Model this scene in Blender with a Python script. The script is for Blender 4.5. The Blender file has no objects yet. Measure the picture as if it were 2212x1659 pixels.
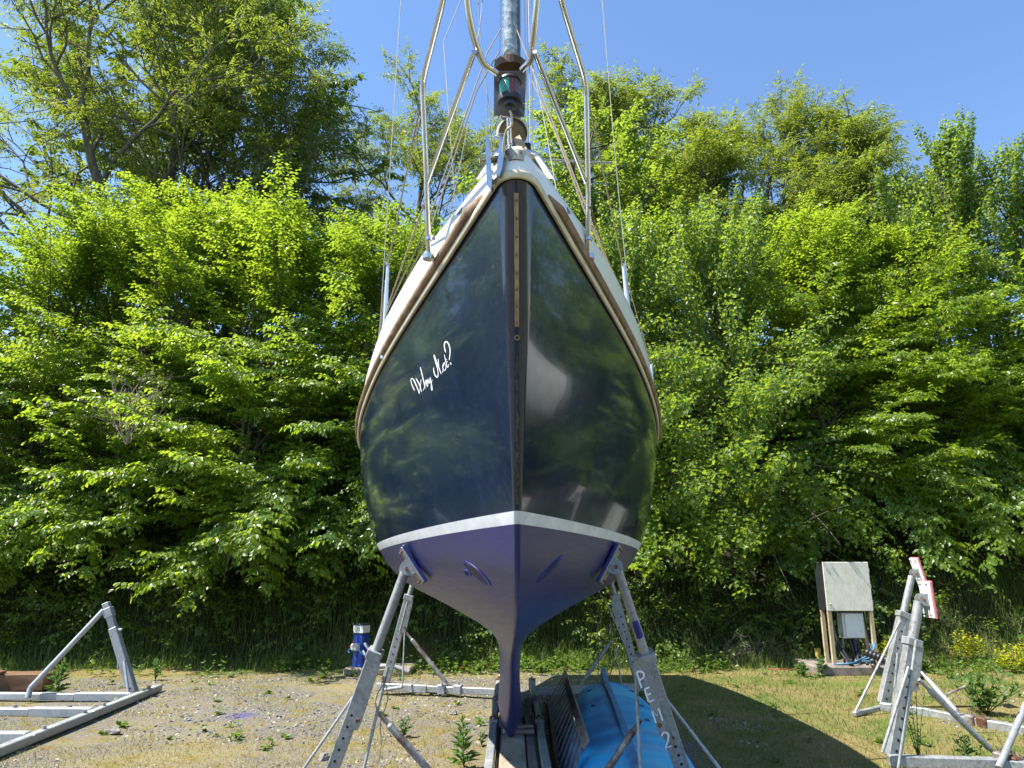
import bpy, math, random
import numpy as np
from mathutils import Vector, Matrix, Euler

# ------------------------------------------------------------------ camera, sky, sun, exposure
scene = bpy.context.scene
PITCH = math.radians(14.2)
CAM = Vector((0.0, 0.0, 1.6))
cam_d = bpy.data.cameras.new('camera')
cam_d.sensor_width = 36.0
cam_d.lens = 36.0 * 1530 / 2212
cam_d.clip_start = 0.05
cam_d.clip_end = 3000
cam = bpy.data.objects.new('camera', cam_d)
cam.location = CAM
cam.rotation_euler = (math.pi / 2 + PITCH, 0, 0)
scene.collection.objects.link(cam)
scene.camera = cam

SUN_DIR = Vector((-0.62, -0.12, 1.0)).normalized()      # towards the sun
elev = math.asin(SUN_DIR.z)
world = bpy.data.worlds.new('World')
scene.world = world
world.use_nodes = True
wn = world.node_tree.nodes
wl = world.node_tree.links
for n in list(wn):
    wn.remove(n)
w_out = wn.new('ShaderNodeOutputWorld')
w_bg = wn.new('ShaderNodeBackground')
w_sky = wn.new('ShaderNodeTexSky')
w_sky.sky_type = 'NISHITA'
w_sky.sun_disc = False
w_sky.sun_elevation = elev
w_sky.sun_rotation = math.atan2(SUN_DIR.x, SUN_DIR.y)
w_sky.altitude = 0
w_sky.air_density = 1.0
w_sky.dust_density = 0.1
w_sky.ozone_density = 6.0
w_bg.inputs['Strength'].default_value = 0.118
wl.new(w_sky.outputs['Color'], w_bg.inputs['Color'])
wl.new(w_bg.outputs['Background'], w_out.inputs['Surface'])

sun_d = bpy.data.lights.new('sun', 'SUN')
sun_d.energy = 5.0
sun_d.angle = math.radians(0.5)
sun_d.color = (1.0, 0.955, 0.88)
sun = bpy.data.objects.new('sun', sun_d)
sun.rotation_euler = SUN_DIR.to_track_quat('Z', 'Y').to_euler()
sun.location = (-20, 5, 40)
scene.collection.objects.link(sun)

scene.view_settings.view_transform = 'Standard'
scene.view_settings.look = 'None'
scene.view_settings.exposure = 1.3
scene.view_settings.gamma = 1.0
scene.view_settings.use_curve_mapping = False
scene.cycles.max_bounces = 8
scene.cycles.diffuse_bounces = 3
scene.cycles.glossy_bounces = 3
scene.cycles.transmission_bounces = 4
scene.cycles.transparent_max_bounces = 4
scene.cycles.caustics_reflective = False
scene.cycles.caustics_refractive = False

C = scene.collection
SP, CP = math.sin(PITCH), math.cos(PITCH)
F = 1530.0


def P(u, v, Y):
    """world point at depth Y along the sight line measured at (u, v) on the photograph"""
    t = (829.5 - v) / F
    den = CP - t * SP
    z = 1.6 + Y * (SP + t * CP) / den
    d = Y * CP + (z - 1.6) * SP
    return Vector(((u - 1106) / F * d, Y, z))


def G(u, v, z=0.0):
    """point of the level z under (u, v)"""
    t = (829.5 - v) / F
    e = (SP + t * CP) / (CP - t * SP)
    Y = (z - 1.6) / e
    return P(u, v, Y)


# ------------------------------------------------------------------ object helpers
ORG = {}


def thing(name, label, cat, loc=(0, 0, 0), group=None, kind=None):
    o = bpy.data.objects.new(name, None)
    o.empty_display_size = 0.2
    C.objects.link(o)
    o.location = loc
    ORG[o.name] = Vector(loc)
    o['label'] = label
    o['category'] = cat
    if group:
        o['group'] = group
    if kind:
        o['kind'] = kind
    return o


def tag(o, label, cat, group=None, kind=None):
    o['label'] = label
    o['category'] = cat
    if group:
        o['group'] = group
    if kind:
        o['kind'] = kind
    return o


def link_mesh(name, me, parent=None, origin=None):
    o = bpy.data.objects.new(name, me)
    C.objects.link(o)
    if parent is not None:
        org = ORG[parent.name]
        o.parent = parent
        ORG[o.name] = org
    else:
        org = Vector(origin) if origin is not None else Vector((0, 0, 0))
        o.location = org
        ORG[o.name] = org
    return o


class MB:
    def __init__(s):
        s.v = []
        s.f = []
        s.mi = []
        s.cur = 0

    def add(s, vs, fs):
        b = len(s.v)
        s.v.extend([tuple(p) for p in vs])
        for f in fs:
            s.f.append([b + i for i in f])
            s.mi.append(s.cur)
        return b

    def box(s, c, size, rot=None, bev=0.0):
        c = Vector(c)
        hx, hy, hz = size[0] / 2, size[1] / 2, size[2] / 2
        M = rot if rot is not None else Matrix.Identity(3)
        if bev <= 0:
            vs = [c + M @ Vector((x * hx, y * hy, z * hz)) for x in (-1, 1) for y in (-1, 1) for z in (-1, 1)]
            fs = [(0, 1, 3, 2), (4, 6, 7, 5), (0, 4, 5, 1), (2, 3, 7, 6), (0, 2, 6, 4), (1, 5, 7, 3)]
            s.add(vs, fs)
            return s
        bm_v = []
        idx = {}
        b = min(bev, hx * .9, hy * .9, hz * .9)
        for sx in (-1, 1):
            for sy in (-1, 1):
                for sz in (-1, 1):
                    for k in range(3):
                        p = [sx * (hx - b), sy * (hy - b), sz * (hz - b)]
                        p[k] = (sx, sy, sz)[k] * (hx, hy, hz)[k]
                        idx[(sx, sy, sz, k)] = len(bm_v)
                        bm_v.append(c + M @ Vector(p))
        fs = []
        for k in range(3):
            a, d = (k + 1) % 3, (k + 2) % 3
            for sg in (-1, 1):
                q = []
                for (p1, p2) in ((-1, -1), (1, -1), (1, 1), (-1, 1)):
                    t = [0, 0, 0]
                    t[k] = sg; t[a] = p1; t[d] = p2
                    q.append(idx[(t[0], t[1], t[2], k)])
                fs.append(q if sg > 0 else q[::-1])
        for k in range(3):          # edges along axis k
            a, d = (k + 1) % 3, (k + 2) % 3
            for pa in (-1, 1):
                for pd in (-1, 1):
                    q = []
                    for (sg, kk) in ((-1, a), (1, a), (1, d), (-1, d)):
                        t = [0, 0, 0]
                        t[k] = sg; t[a] = pa; t[d] = pd
                        q.append(idx[(t[0], t[1], t[2], kk)])
                    fs.append(q if pa * pd < 0 else q[::-1])
        for sx in (-1, 1):
            for sy in (-1, 1):
                for sz in (-1, 1):
                    q = [idx[(sx, sy, sz, k)] for k in range(3)]
                    fs.append(q if sx * sy * sz > 0 else q[::-1])
        s.add(bm_v, fs)
        return s

    def beam(s, a, b, w, h, up=(0, 0, 1), bev=0.0):
        """box from a to b, w across, h along up"""
        a, b = Vector(a), Vector(b)
        d = (b - a)
        L = d.length
        y = d.normalized()
        u = Vector(up)
        x = y.cross(u)
        if x.length < 1e-4:
            x = y.cross(Vector((0, 1, 0)))
        x.normalize()
        z = x.cross(y)
        M = Matrix((x, y, z)).transposed()
        return s.box((a + b) / 2, (w, L, h), M, bev)

    def tube(s, pts, r, n=10, cap=True, r_end=None):
        pts = [Vector(p) for p in pts]
        m = len(pts)
        rs = r if isinstance(r, (list, tuple)) else ([r + ((r_end if r_end is not None else r) - r) * i / max(1, m - 1) for i in range(m)])
        ref = None
        vs = []
        for i in range(m):
            t = (pts[min(i + 1, m - 1)] - pts[max(i - 1, 0)])
            t = t.normalized() if t.length > 1e-9 else Vector((0, 0, 1))
            if ref is None:
                ref = t.orthogonal().normalized()
            ref = (ref - t * ref.dot(t))
            ref = ref.normalized() if ref.length > 1e-6 else t.orthogonal().normalized()
            bi = t.cross(ref)
            for k in range(n):
                a = 2 * math.pi * k / n
                vs.append(pts[i] + (ref * math.cos(a) + bi * math.sin(a)) * rs[i])
        fs = []
        for i in range(m - 1):
            for k in range(n):
                k2 = (k + 1) % n
                fs.append((i * n + k, i * n + k2, (i + 1) * n + k2, (i + 1) * n + k))
        if cap:
            fs.append(tuple(range(n))[::-1])
            fs.append(tuple((m - 1) * n + k for k in range(n)))
        s.add(vs, fs)
        return s

    def prism(s, poly, axis_vec):
        """closed polygon (3D points) extruded by axis_vec"""
        poly = [Vector(p) for p in poly]
        n = len(poly)
        av = Vector(axis_vec)
        vs = poly + [p + av for p in poly]
        fs = [tuple(range(n))[::-1], tuple(range(n, 2 * n))]
        for i in range(n):
            j = (i + 1) % n
            fs.append((i, j, n + j, n + i))
        s.add(vs, fs)
        return s

    def mesh(s, name, mats, org=Vector((0, 0, 0)), smooth=False):
        me = bpy.data.meshes.new(name)
        me.from_pydata([(p[0] - org[0], p[1] - org[1], p[2] - org[2]) for p in s.v], [], s.f)
        if not isinstance(mats, (list, tuple)):
            mats = [mats]
        for m in mats:
            me.materials.append(m)
        if len(mats) > 1:
            me.polygons.foreach_set('material_index', s.mi)
        if smooth is True:
            me.polygons.foreach_set('use_smooth', [True] * len(me.polygons))
        elif smooth:
            me.polygons.foreach_set('use_smooth', [True] * len(me.polygons))
            me.update()
            me.set_sharp_from_angle(angle=math.radians(smooth))
        me.update()
        return me

    def build(s, name, mats, parent=None, origin=None, smooth=False):
        org = ORG[parent.name] if parent is not None else (Vector(origin) if origin is not None else Vector((0, 0, 0)))
        me = s.mesh(name, mats, org, smooth)
        return link_mesh(name, me, parent, origin)


def interp(x, xs, ys):
    return float(np.interp(x, xs, ys))


# ------------------------------------------------------------------ materials
class NT:
    def __init__(s, name):
        s.m = bpy.data.materials.new(name)
        s.m.use_nodes = True
        s.t = s.m.node_tree
        s.n = s.t.nodes
        s.l = s.t.links
        s.b = s.n['Principled BSDF']
        s.out = s.n['Material Output']
        s._tc = None

    def tc(s, which='Object'):
        if s._tc is None:
            s._tc = s.n.new('ShaderNodeTexCoord')
        return s._tc.outputs[which]

    def noise(s, scale, detail=4, rough=0.55, vec=None, dist=0.0, stretch=None):
        n = s.n.new('ShaderNodeTexNoise')
        n.inputs['Scale'].default_value = scale
        n.inputs['Detail'].default_value = detail
        n.inputs['Roughness'].default_value = rough
        n.inputs['Distortion'].default_value = dist
        v = vec if vec is not None else s.tc()
        if stretch:
            mp = s.n.new('ShaderNodeMapping')
            mp.inputs['Scale'].default_value = stretch
            s.l.new(v, mp.inputs['Vector'])
            v = mp.outputs['Vector']
        s.l.new(v, n.inputs['Vector'])
        return n.outputs['Fac']

    def ramp(s, fac, stops, interp='LINEAR'):
        r = s.n.new('ShaderNodeValToRGB')
        r.color_ramp.interpolation = interp
        e = r.color_ramp.elements
        while len(e) < len(stops):
            e.new(0.5)
        for i, (p, c) in enumerate(stops):
            e[i].position = p
            e[i].color = (c[0], c[1], c[2], 1) if not isinstance(c, (int, float)) else (c, c, c, 1)
        s.l.new(fac, r.inputs['Fac'])
        return r.outputs['Color']

    def mix(s, fac, a, b, mode='MIX'):
        m = s.n.new('ShaderNodeMix')
        m.data_type = 'RGBA'
        m.blend_type = mode
        m.clamp_factor = True
        for sock, val in ((m.inputs[0], fac), (m.inputs[6], a), (m.inputs[7], b)):
            if isinstance(val, bpy.types.NodeSocket):
                s.l.new(val, sock)
            elif isinstance(val, (int, float)):
                if sock.type == 'VALUE':
                    sock.default_value = val
                else:
                    sock.default_value = (val, val, val, 1)
            else:
                sock.default_value = (val[0], val[1], val[2], 1)
        return m.outputs[2]

    def math(s, op, a, b=0.0, clamp=False):
        m = s.n.new('ShaderNodeMath')
        m.operation = op
        m.use_clamp = clamp
        for sock, val in ((m.inputs[0], a), (m.inputs[1], b)):
            if isinstance(val, bpy.types.NodeSocket):
                s.l.new(val, sock)
            else:
                sock.default_value = val
        return m.outputs[0]

    def set(s, key, val):
        sock = s.b.inputs[key]
        if isinstance(val, bpy.types.NodeSocket):
            s.l.new(val, sock)
        elif isinstance(val, (int, float)):
            sock.default_value = val
        else:
            sock.default_value = (val[0], val[1], val[2], 1)
        return s

    def bump(s, h, strength=0.3, dist=0.01):
        b = s.n.new('ShaderNodeBump')
        b.inputs['Strength'].default_value = strength
        b.inputs['Distance'].default_value = dist
        s.l.new(h, b.inputs['Height'])
        s.l.new(b.outputs['Normal'], s.b.inputs['Normal'])
        return s


def simple(name, col, rough=0.5, metal=0.0, var=0.15, scale=12, bump=0.0, spec=0.5):
    t = NT(name)
    n = t.noise(scale, 5, 0.6)
    dark = [c * (1 - var) for c in col]
    light = [min(1, c * (1 + var)) for c in col]
    t.set('Base Color', t.ramp(n, [(0.3, dark), (0.7, light)]))
    t.set('Roughness', rough).set('Metallic', metal)
    t.set('Specular IOR Level', spec)
    if bump:
        t.bump(t.noise(scale * 8, 5, 0.6), bump, 0.004)
    return t.m


def mat_topsides():
    t = NT('navy_gelcoat')
    fine = t.noise(3.0, 6, 0.7, stretch=(1, 1, 0.35))
    scr = t.noise(14.0, 8, 0.75, stretch=(6, 6, 0.35), dist=0.4)
    spk = t.noise(220.0, 2, 0.5)
    base = t.ramp(fine, [(0.3, (0.006, 0.012, 0.032)), (0.75, (0.016, 0.028, 0.062))])
    dust = t.math('MULTIPLY', t.ramp(scr, [(0.52, 0.0), (0.8, 1.0)]), 0.22)
    c = t.mix(dust, base, (0.12, 0.15, 0.2))
    c = t.mix(t.ramp(spk, [(0.74, 0.0), (0.78, 0.6)]), c, (0.25, 0.28, 0.3))
    t.set('Base Color', c)
    t.set('Roughness', t.ramp(scr, [(0.3, 0.07), (0.75, 0.22)]))
    t.set('Specular IOR Level', 0.45)
    t.set('Coat Weight', 0.3)
    t.set('Coat Roughness', 0.03)
    t.bump(t.noise(2.2, 3, 0.5), 0.10, 0.03)
    return t.m


def mat_antifoul():
    t = NT('blue_antifouling')
    br = t.noise(9.0, 8, 0.7, stretch=(1.0, 0.5, 7.0), dist=0.6)
    big = t.noise(1.6, 4, 0.6)
    a = t.ramp(br, [(0.3, (0.008, 0.011, 0.10)), (0.6, (0.019, 0.022, 0.145)), (0.8, (0.05, 0.052, 0.18))])
    c = t.mix(t.ramp(big, [(0.4, 0.0), (0.7, 0.45)]), a, (0.042, 0.04, 0.11))
    sc = t.noise(30, 9, .8, stretch=(1, 3, .25), dist=.3)
    c = t.mix(t.ramp(sc, [(.60, 0.0), (.72, .5)]), c, (0.14, 0.14, 0.2))
    t.set('Base Color', c)
    t.set('Roughness', t.ramp(br, [(0.3, 0.34), (0.7, 0.5)]))
    t.set('Specular IOR Level', 0.55)
    t.set('Coat Weight', 0.3)
    t.set('Coat Roughness', 0.5)
    t.bump(br, 0.25, 0.004)
    return t.m


def mat_wood(name, col, col2, scale=6, stretch=(1, 1, 1), rough=0.75, stain=None):
    t = NT(name)
    g = t.noise(scale, 9, 0.7, stretch=stretch, dist=0.7)
    k = t.noise(scale * 0.5, 3, 0.5)
    c = t.ramp(g, [(0.25, [v * 0.45 for v in col]), (0.45, col), (0.7, col2)])
    c = t.mix(t.ramp(k, [(0.45, 0.0), (0.75, 0.5)]), c, [v * 0.5 for v in col])
    if stain:
        s2 = t.noise(7, 3, 0.6)
        c = t.mix(t.ramp(s2, [(0.62, 0.0), (0.66, 0.9)]), c, stain)
    t.set('Base Color', c).set('Roughness', rough).set('Specular IOR Level', 0.25)
    t.bump(g, 0.6, 0.006)
    return t.m


def mat_galv(name='galvanised_steel', rust=0.25, base=(0.31, 0.325, 0.33), dark=(0.17, 0.18, 0.185)):
    t = NT(name)
    v = t.n.new('ShaderNodeTexVoronoi')
    v.inputs['Scale'].default_value = 45
    t.l.new(t.tc(), v.inputs['Vector'])
    n = t.noise(7, 6, 0.65)
    spang = t.ramp(v.outputs['Color'], [(0.2, dark), (0.8, base)])
    c = t.mix(t.ramp(n, [(0.35, 0.1), (0.7, 0.7)]), spang, (0.42, 0.425, 0.41))
    if rust:
        r = t.noise(5.0, 8, 0.75)
        c = t.mix(t.ramp(r, [(0.66 - rust * 0.4, 0.0), (0.74 - rust * 0.3, 1.0)]), c, (0.13, 0.055, 0.03))
    t.set('Base Color', c).set('Metallic', 0.35).set('Roughness', t.ramp(n, [(0.3, 0.42), (0.7, 0.6)]))
    t.bump(t.noise(60, 4, 0.6), 0.12, 0.003)
    return t.m


def mat_stainless():
    t = NT('stainless_steel')
    n = t.noise(12, 6, 0.7)
    c = t.ramp(n, [(0.3, (0.55, 0.54, 0.52)), (0.7, (0.72, 0.71, 0.68))])
    st = t.noise(5, 7, 0.75)
    c = t.mix(t.ramp(st, [(0.66, 0.0), (0.78, 0.6)]), c, (0.25, 0.2, 0.14))
    t.set('Base Color', c).set('Metallic', 0.95).set('Roughness', t.ramp(n, [(0.3, 0.14), (0.8, 0.32)]))
    return t.m


def mat_leaf(name, c1, c2, c3, trans, tf=0.42, rough=0.42, spec=0.5, yellow=None):
    t = NT(name)
    g = t.n.new('ShaderNodeNewGeometry')
    r = g.outputs['Random Per Island']
    col = t.ramp(r, [(0.0, c1), (0.5, c2), (1.0, c3)])
    big = t.noise(0.35, 3, 0.5)
    col = t.mix(t.ramp(big, [(0.35, 0.0), (0.7, 0.55)]), col, [c1[0] * 0.85, c1[1] * 0.9, c1[2]])
    hue = t.noise(0.9, 3, 0.6)
    col = t.mix(t.ramp(hue, [(0.5, 0.0), (0.72, 0.5)]), col, [min(1, c3[0] * 1.35), c3[1] * 1.05, c3[2] * 1.2])
    t.set('Base Color', col).set('Roughness', rough).set('Specular IOR Level', spec)
    tr = t.n.new('ShaderNodeBsdfTranslucent')
    tcol = t.ramp(r, [(0.0, [v * 0.75 for v in trans]), (1.0, [min(1, v * 1.2) for v in trans])])
    t.l.new(tcol, tr.inputs['Color'])
    mx = t.n.new('ShaderNodeMixShader')
    mx.inputs[0].default_value = tf
    t.l.new(t.b.outputs[0], mx.inputs[1])
    t.l.new(tr.outputs[0], mx.inputs[2])
    t.l.new(mx.outputs[0], t.out.inputs['Surface'])
    return t.m


M = {}
M['navy'] = mat_topsides()
M['antifoul'] = mat_antifoul()
M['white_gel'] = simple('white_gelcoat', (0.78, 0.79, 0.77), 0.22, var=0.03, scale=3)
M['boot'] = simple('white_boot_paint', (0.68, 0.70, 0.72), 0.4, var=0.12, scale=9, bump=0.08)
M['cream'] = simple('aged_cream_plastic', (0.62, 0.55, 0.38), 0.55, var=0.2, scale=9, bump=0.2)
M['teak'] = mat_wood('weathered_teak', (0.22, 0.14, 0.085), (0.36, 0.26, 0.18), 22, (1, 0.15, 1))
M['deck'] = simple('deck_paint', (0.6, 0.62, 0.62), 0.6, var=0.06, scale=8)
M['steel'] = mat_stainless()
M['bronze'] = simple('aged_bronze', (0.32, 0.23, 0.13), 0.45, 0.6, 0.25, 30)
M['black'] = simple('black_plastic', (0.018, 0.018, 0.02), 0.45, var=0.3, scale=20)
M['dark_alu'] = simple('mast_alloy', (0.13, 0.12, 0.12), 0.35, 0.6, 0.2, 10)
M['alu'] = simple('bright_alloy', (0.62, 0.65, 0.7), 0.3, 0.5, 0.1, 10)
M['galv'] = mat_galv(rust=0.12)
M['galv_rust'] = mat_galv('rusty_galvanised_steel', 0.6, (0.3, 0.29, 0.29), (0.17, 0.16, 0.16))
M['galv_new'] = mat_galv('bright_galvanised_steel', 0.0, (0.36, 0.385, 0.40), (0.25, 0.27, 0.29))
M['rope'] = simple('weathered_rope', (0.24, 0.20, 0.13), 0.9, var=0.35, scale=120, bump=0.6)
M['wire'] = simple('rigging_wire', (0.20, 0.20, 0.19), 0.6, 0.2, 0.3, 90)
M['blue_paint'] = simple('blue_paint', (0.012, 0.018, 0.17), 0.5, var=0.2, scale=20)
M['white_paint'] = simple('white_paint', (0.78, 0.79, 0.8), 0.6, var=0.1, scale=30)
M['timber'] = mat_wood('weathered_timber', (0.30, 0.25, 0.18), (0.45, 0.4, 0.31), 9, (1, 0.12, 1))
M['timber_grey'] = mat_wood('grey_timber', (0.19, 0.15, 0.13), (0.31, 0.26, 0.23), 12, (1, 0.2, 1))
M['timber_brown'] = mat_wood('brown_sleeper', (0.16, 0.085, 0.045), (0.30, 0.18, 0.09), 9, (0.15, 1, 1))
M['post_wood'] = mat_wood('pale_posts', (0.42, 0.33, 0.2), (0.55, 0.46, 0.3), 10, (1, 1, 0.15))
M['hole'] = simple('dark_bolt_hole', (0.01, 0.01, 0.012), 0.9, var=0.1)
M['rust_bolt'] = simple('rusty_bolt', (0.2, 0.09, 0.045), 0.8, 0.2, 0.4, 40)

# ------------------------------------------------------------------ the yacht's hull form
CX = 0.015


def cxf(Y, z):
    """centre line: she stands a touch yawed and heeled"""
    return 0.016 - 0.015 * (Y - 2.5) - 0.012 * (z - 3.0)


ZT = [0.15, 0.17, 0.22, 0.35, 0.63, 0.90, 0.995, 1.08, 1.155, 1.23, 1.31, 1.39, 1.467, 1.6, 1.75, 1.95, 2.16, 2.4, 2.62, 3.05, 3.2]
BT = [0.030, 0.055, 0.085, 0.110, 0.085, 0.095, 0.125, 0.200, 0.330, 0.510, 0.700, 0.885, 1.015, 1.150, 1.240, 1.310, 1.355, 1.40, 1.415, 1.415, 1.415]
YZ = [0.15, 0.20, 0.30, 0.60, 0.90, 1.00, 1.10, 1.20, 1.30, 1.40, 1.60, 1.80, 2.20, 2.60, 3.05, 3.2]
YL = [6.62, 6.46, 6.32, 5.90, 5.52, 5.18, 4.66, 4.20, 3.80, 3.50, 3.18, 3.00, 2.80, 2.62, 2.45, 2.40]
MZ = [0.15, 0.9, 1.1, 1.3, 3.2]
MY = [7.3, 6.6, 7.0, 7.4, 7.4]
TZ = [0.15, 0.9, 1.05, 1.2, 1.4, 1.6, 1.8, 2.2, 3.2]
TY = [8.3, 8.6, 8.9, 9.4, 9.9, 10.25, 10.5, 10.75, 11.0]
PZ = [0.15, 0.9, 1.1, 1.4, 1.8, 2.4, 3.2]
PP = [0.5, 0.6, 0.9, 1.0, 1.0, 0.98, 1.0]
AZ = [0.15, 1.0, 1.3, 1.6, 1.8, 2.6, 3.2]
AF = [0.03, 0.03, 0.05, 0.25, 0.42, 0.62, 0.64]
HZ = [0.15, 0.9, 1.3, 1.8, 2.3, 2.75, 3.2]
HW = [0.012, 0.006, 0.006, 0.011, 0.025, 0.041, 0.054]


def z_sheer(Y):
    return interp(Y, [2.3, 2.45, 3.0, 3.5, 4.4, 5.1, 5.9, 6.5, 7.5, 9, 11.5], [3.075, 3.055, 2.985, 2.93, 2.84, 2.76, 2.69, 2.655, 2.62, 2.63, 2.74])


def z_boot(Y):
    s = min(1, max(0, (Y - 2.9) / 3.5))
    s = s * s * (3 - 2 * s)
    return 1.812 - 0.055 * s


def half(z, Y):
    yl = interp(z, YZ, YL); ym = interp(z, MZ, MY); yt = interp(z, TZ, TY)
    B = interp(z, ZT, BT); p = interp(z, PZ, PP); hw = interp(z, HZ, HW); af = interp(z, AZ, AF)
    hw = min(hw, B)
    d = max(0.0, Y - yl)
    q = min(1.0, d / max(hw * 0.9, 1e-4))
    nose = hw * math.sqrt(max(0, 1 - (1 - q) ** 2))
    if Y < ym:
        t = d / (ym - yl)
        f = math.sin(math.pi / 2 * min(1, t)) ** p if t > 0 else 0
        return nose + (B - hw) * f
    t = min(1, (Y - ym) / (yt - ym))
    f = 1 - (1 - af) * (t ** 1.9)
    return B * f


def lead(zf):
    """Y where the level line zf(Y) meets the stem profile"""
    Y = 3.0
    for _ in range(60):
        Y = 0.5 * Y + 0.5 * interp(zf(Y), YZ, YL)
    return Y


def trail(zf):
    Y = 10.0
    for _ in range(60):
        Y = 0.5 * Y + 0.5 * interp(zf(Y), TZ, TY)
    return Y


def hull_rows(zfs, n=64):
    rows = []
    for zf in zfs:
        y0, y1 = lead(zf), trail(zf)
        hw = interp(zf(y0), HZ, HW) * 0.9
        ys = [y0, y0 + hw * 0.08, y0 + hw * 0.28, y0 + hw * 0.6, y0 + hw]
        for i in range(1, n + 1):
            ys.append(y0 + hw + (y1 - y0 - hw) * (i / n) ** 1.7)
        rows.append([(half(zf(Y), Y), Y, zf(Y)) for Y in ys])
    return rows


def hull_mesh(rows, transom=False, bottom=False):
    mb = MB()
    n = len(rows[0])
    vs = []
    for r in rows:
        for (b, Y, z) in r:
            vs.append((cxf(Y, z) + b, Y, z))
    off = len(vs)
    for r in rows:
        for (b, Y, z) in r:
            vs.append((cxf(Y, z) - b, Y, z))
    fs = []
    for j in range(len(rows) - 1):
        for i in range(n - 1):
            a, b, c, d = j * n + i, j * n + i + 1, (j + 1) * n + i + 1, (j + 1) * n + i
            fs.append((a, b, c, d))
            fs.append((off + d, off + c, off + b, off + a))
        if transom:
            a, d = j * n + n - 1, (j + 1) * n + n - 1
            fs.append((a, off + a, off + d, d))
    if bottom:
        j = len(rows) - 1
        for i in range(n - 1):
            a, b = j * n + i, j * n + i + 1
            fs.append((a, b, off + b, off + a))
    mb.add(vs, fs)
    # merge the stem seam
    return mb


def weld(o, dist=0.0008):
    import bmesh
    bm = bmesh.new()
    bm.from_mesh(o.data)
    bmesh.ops.remove_doubles(bm, verts=bm.verts, dist=dist)
    bmesh.ops.recalc_face_normals(bm, faces=bm.faces)
    bm.to_mesh(o.data)
    bm.free()
    o.data.update()
    return o


yacht = thing('sailing_yacht', 'navy blue hulled sailing yacht with white stripe and blue underbody, propped ashore bow on',
              'sailing boat', (CX, 6.5, 0.15))

lv = []
for k in range(25):
    q = k / 24
    lv.append((lambda q: (lambda Y: z_sheer(Y) * (1 - q) + z_boot(Y) * q))(q))
weld(hull_mesh(hull_rows(lv), transom=True).build('topsides', M['navy'], yacht, smooth=50))
lv = [z_boot, lambda Y: z_boot(Y) - 0.025, lambda Y: z_boot(Y) - 0.052]
weld(hull_mesh(hull_rows(lv), transom=True).build('boot_stripe', M['boot'], yacht, smooth=50))
lv = [lambda Y: z_boot(Y) - 0.052]
for zz in (1.68, 1.6, 1.52, 1.45, 1.39, 1.34, 1.29, 1.25, 1.21, 1.17, 1.13, 1.09, 1.05, 1.01, 0.97, 0.93, 0.88, 0.8, 0.7, 0.58, 0.46, 0.36, 0.29, 0.24, 0.2, 0.175, 0.158, 0.15):
    lv.append((lambda q: (lambda Y: q))(zz))
under = weld(hull_mesh(hull_rows(lv), transom=True, bottom=True).build('underbody', M['antifoul'], yacht, smooth=50))

# sheer line path: list of (point, outward normal) from the stem aft, on one side (+1 right in the picture)
def sheer_path(side, y_from=None, y_to=10.82, n=70, dz=0.0, inset=0.0):
    y0 = lead(z_sheer)
    hw = interp(z_sheer(y0), HZ, HW) * 0.9
    ys = [y0 + hw * q for q in (0.0, 0.05, 0.2, 0.5, 1.0)] + [y0 + hw + (y_to - y0 - hw) * (i / n) ** 1.6 for i in range(1, n + 1)]
    if y_from is not None:
        ys = [y_from] + [y for y in ys if y > y_from]
    pts = [Vector((cxf(y, z_sheer(y)) + side * half(z_sheer(y), y), y, z_sheer(y))) for y in ys]
    out = []
    for i, p in enumerate(pts):
        t = pts[min(i + 1, len(pts) - 1)] - pts[max(i - 1, 0)]
        t.z = 0
        t.normalize()
        nrm = Vector((side * t.y, -side * t.x, 0))
        if i == 0 and y_from is None:
            nrm = Vector((0, -1, 0))
        out.append((p + Vector((0, 0, dz)) - nrm * inset, nrm))
    return out


def sweep(path, prof, mb, closed_ends=True, fade=0):
    """prof: closed list of (out, up)"""
    m = len(prof)
    vs = []
    for i, (p, nrm) in enumerate(path):
        k = 1.0
        if fade and i < fade:
            k = 0.25 + 0.75 * i / fade
        for (a, b) in prof:
            vs.append(p + nrm * a * k + Vector((0, 0, b * (0.5 + 0.5 * k))))
    fs = []
    for i in range(len(path) - 1):
        for j in range(m):
            j2 = (j + 1) % m
            fs.append((i * m + j, i * m + j2, (i + 1) * m + j2, (i + 1) * m + j))
    if closed_ends:
        fs.append(tuple(range(m))[::-1])
        fs.append(tuple((len(path) - 1) * m + j for j in range(m)))
    mb.add(vs, fs)


def two_sided(kw=None):
    """one path right round the bow: port side reversed, then starboard"""
    a = sheer_path(-1)
    b = sheer_path(1)
    return a[::-1] + b[1:]


def gun_h(Y):
    return interp(Y, [2.44, 2.7, 3.2, 4.0, 5.0, 6.0, 7.0], [0.125, 0.155, 0.19, 0.20, 0.16, 0.12, 0.10])


mb = MB()   # white gunwale, leaning in a little, with a rounded top
path = two_sided()
vs, fs = [], []
for (p, nrm) in path:
    h = gun_h(p.y)
    fo = interp(p.y, [2.44, 2.7, 3.4, 4.2, 5.2, 6.2], [0.0, 0.026, 0.072, 0.074, 0.04, 0.0])
    for (a_, b_) in ((0.004, -0.004), (0.008, 0.2 * h), (-0.006, 0.6 * h), (-0.022, h * .9), (-0.036, h), (-0.058, h * .98), (-0.072, h * .85), (-0.072, -0.004)):
        vs.append(p + nrm * (a_ + fo * max(0, b_) / h) + Vector((0, 0, b_)))
for i in range(len(path) - 1):
    for j in range(8):
        fs.append((i * 8 + j, i * 8 + (j + 1) % 8, (i + 1) * 8 + (j + 1) % 8, (i + 1) * 8 + j))
fs.append(tuple(range(8))[::-1])
fs.append(tuple((len(path) - 1) * 8 + j for j in range(8)))
mb.add(vs, fs)
weld(mb.build('gunwale', M['white_gel'], yacht, smooth=45), 0.0005)
mb = MB()   # cream lip under the timber
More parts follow.
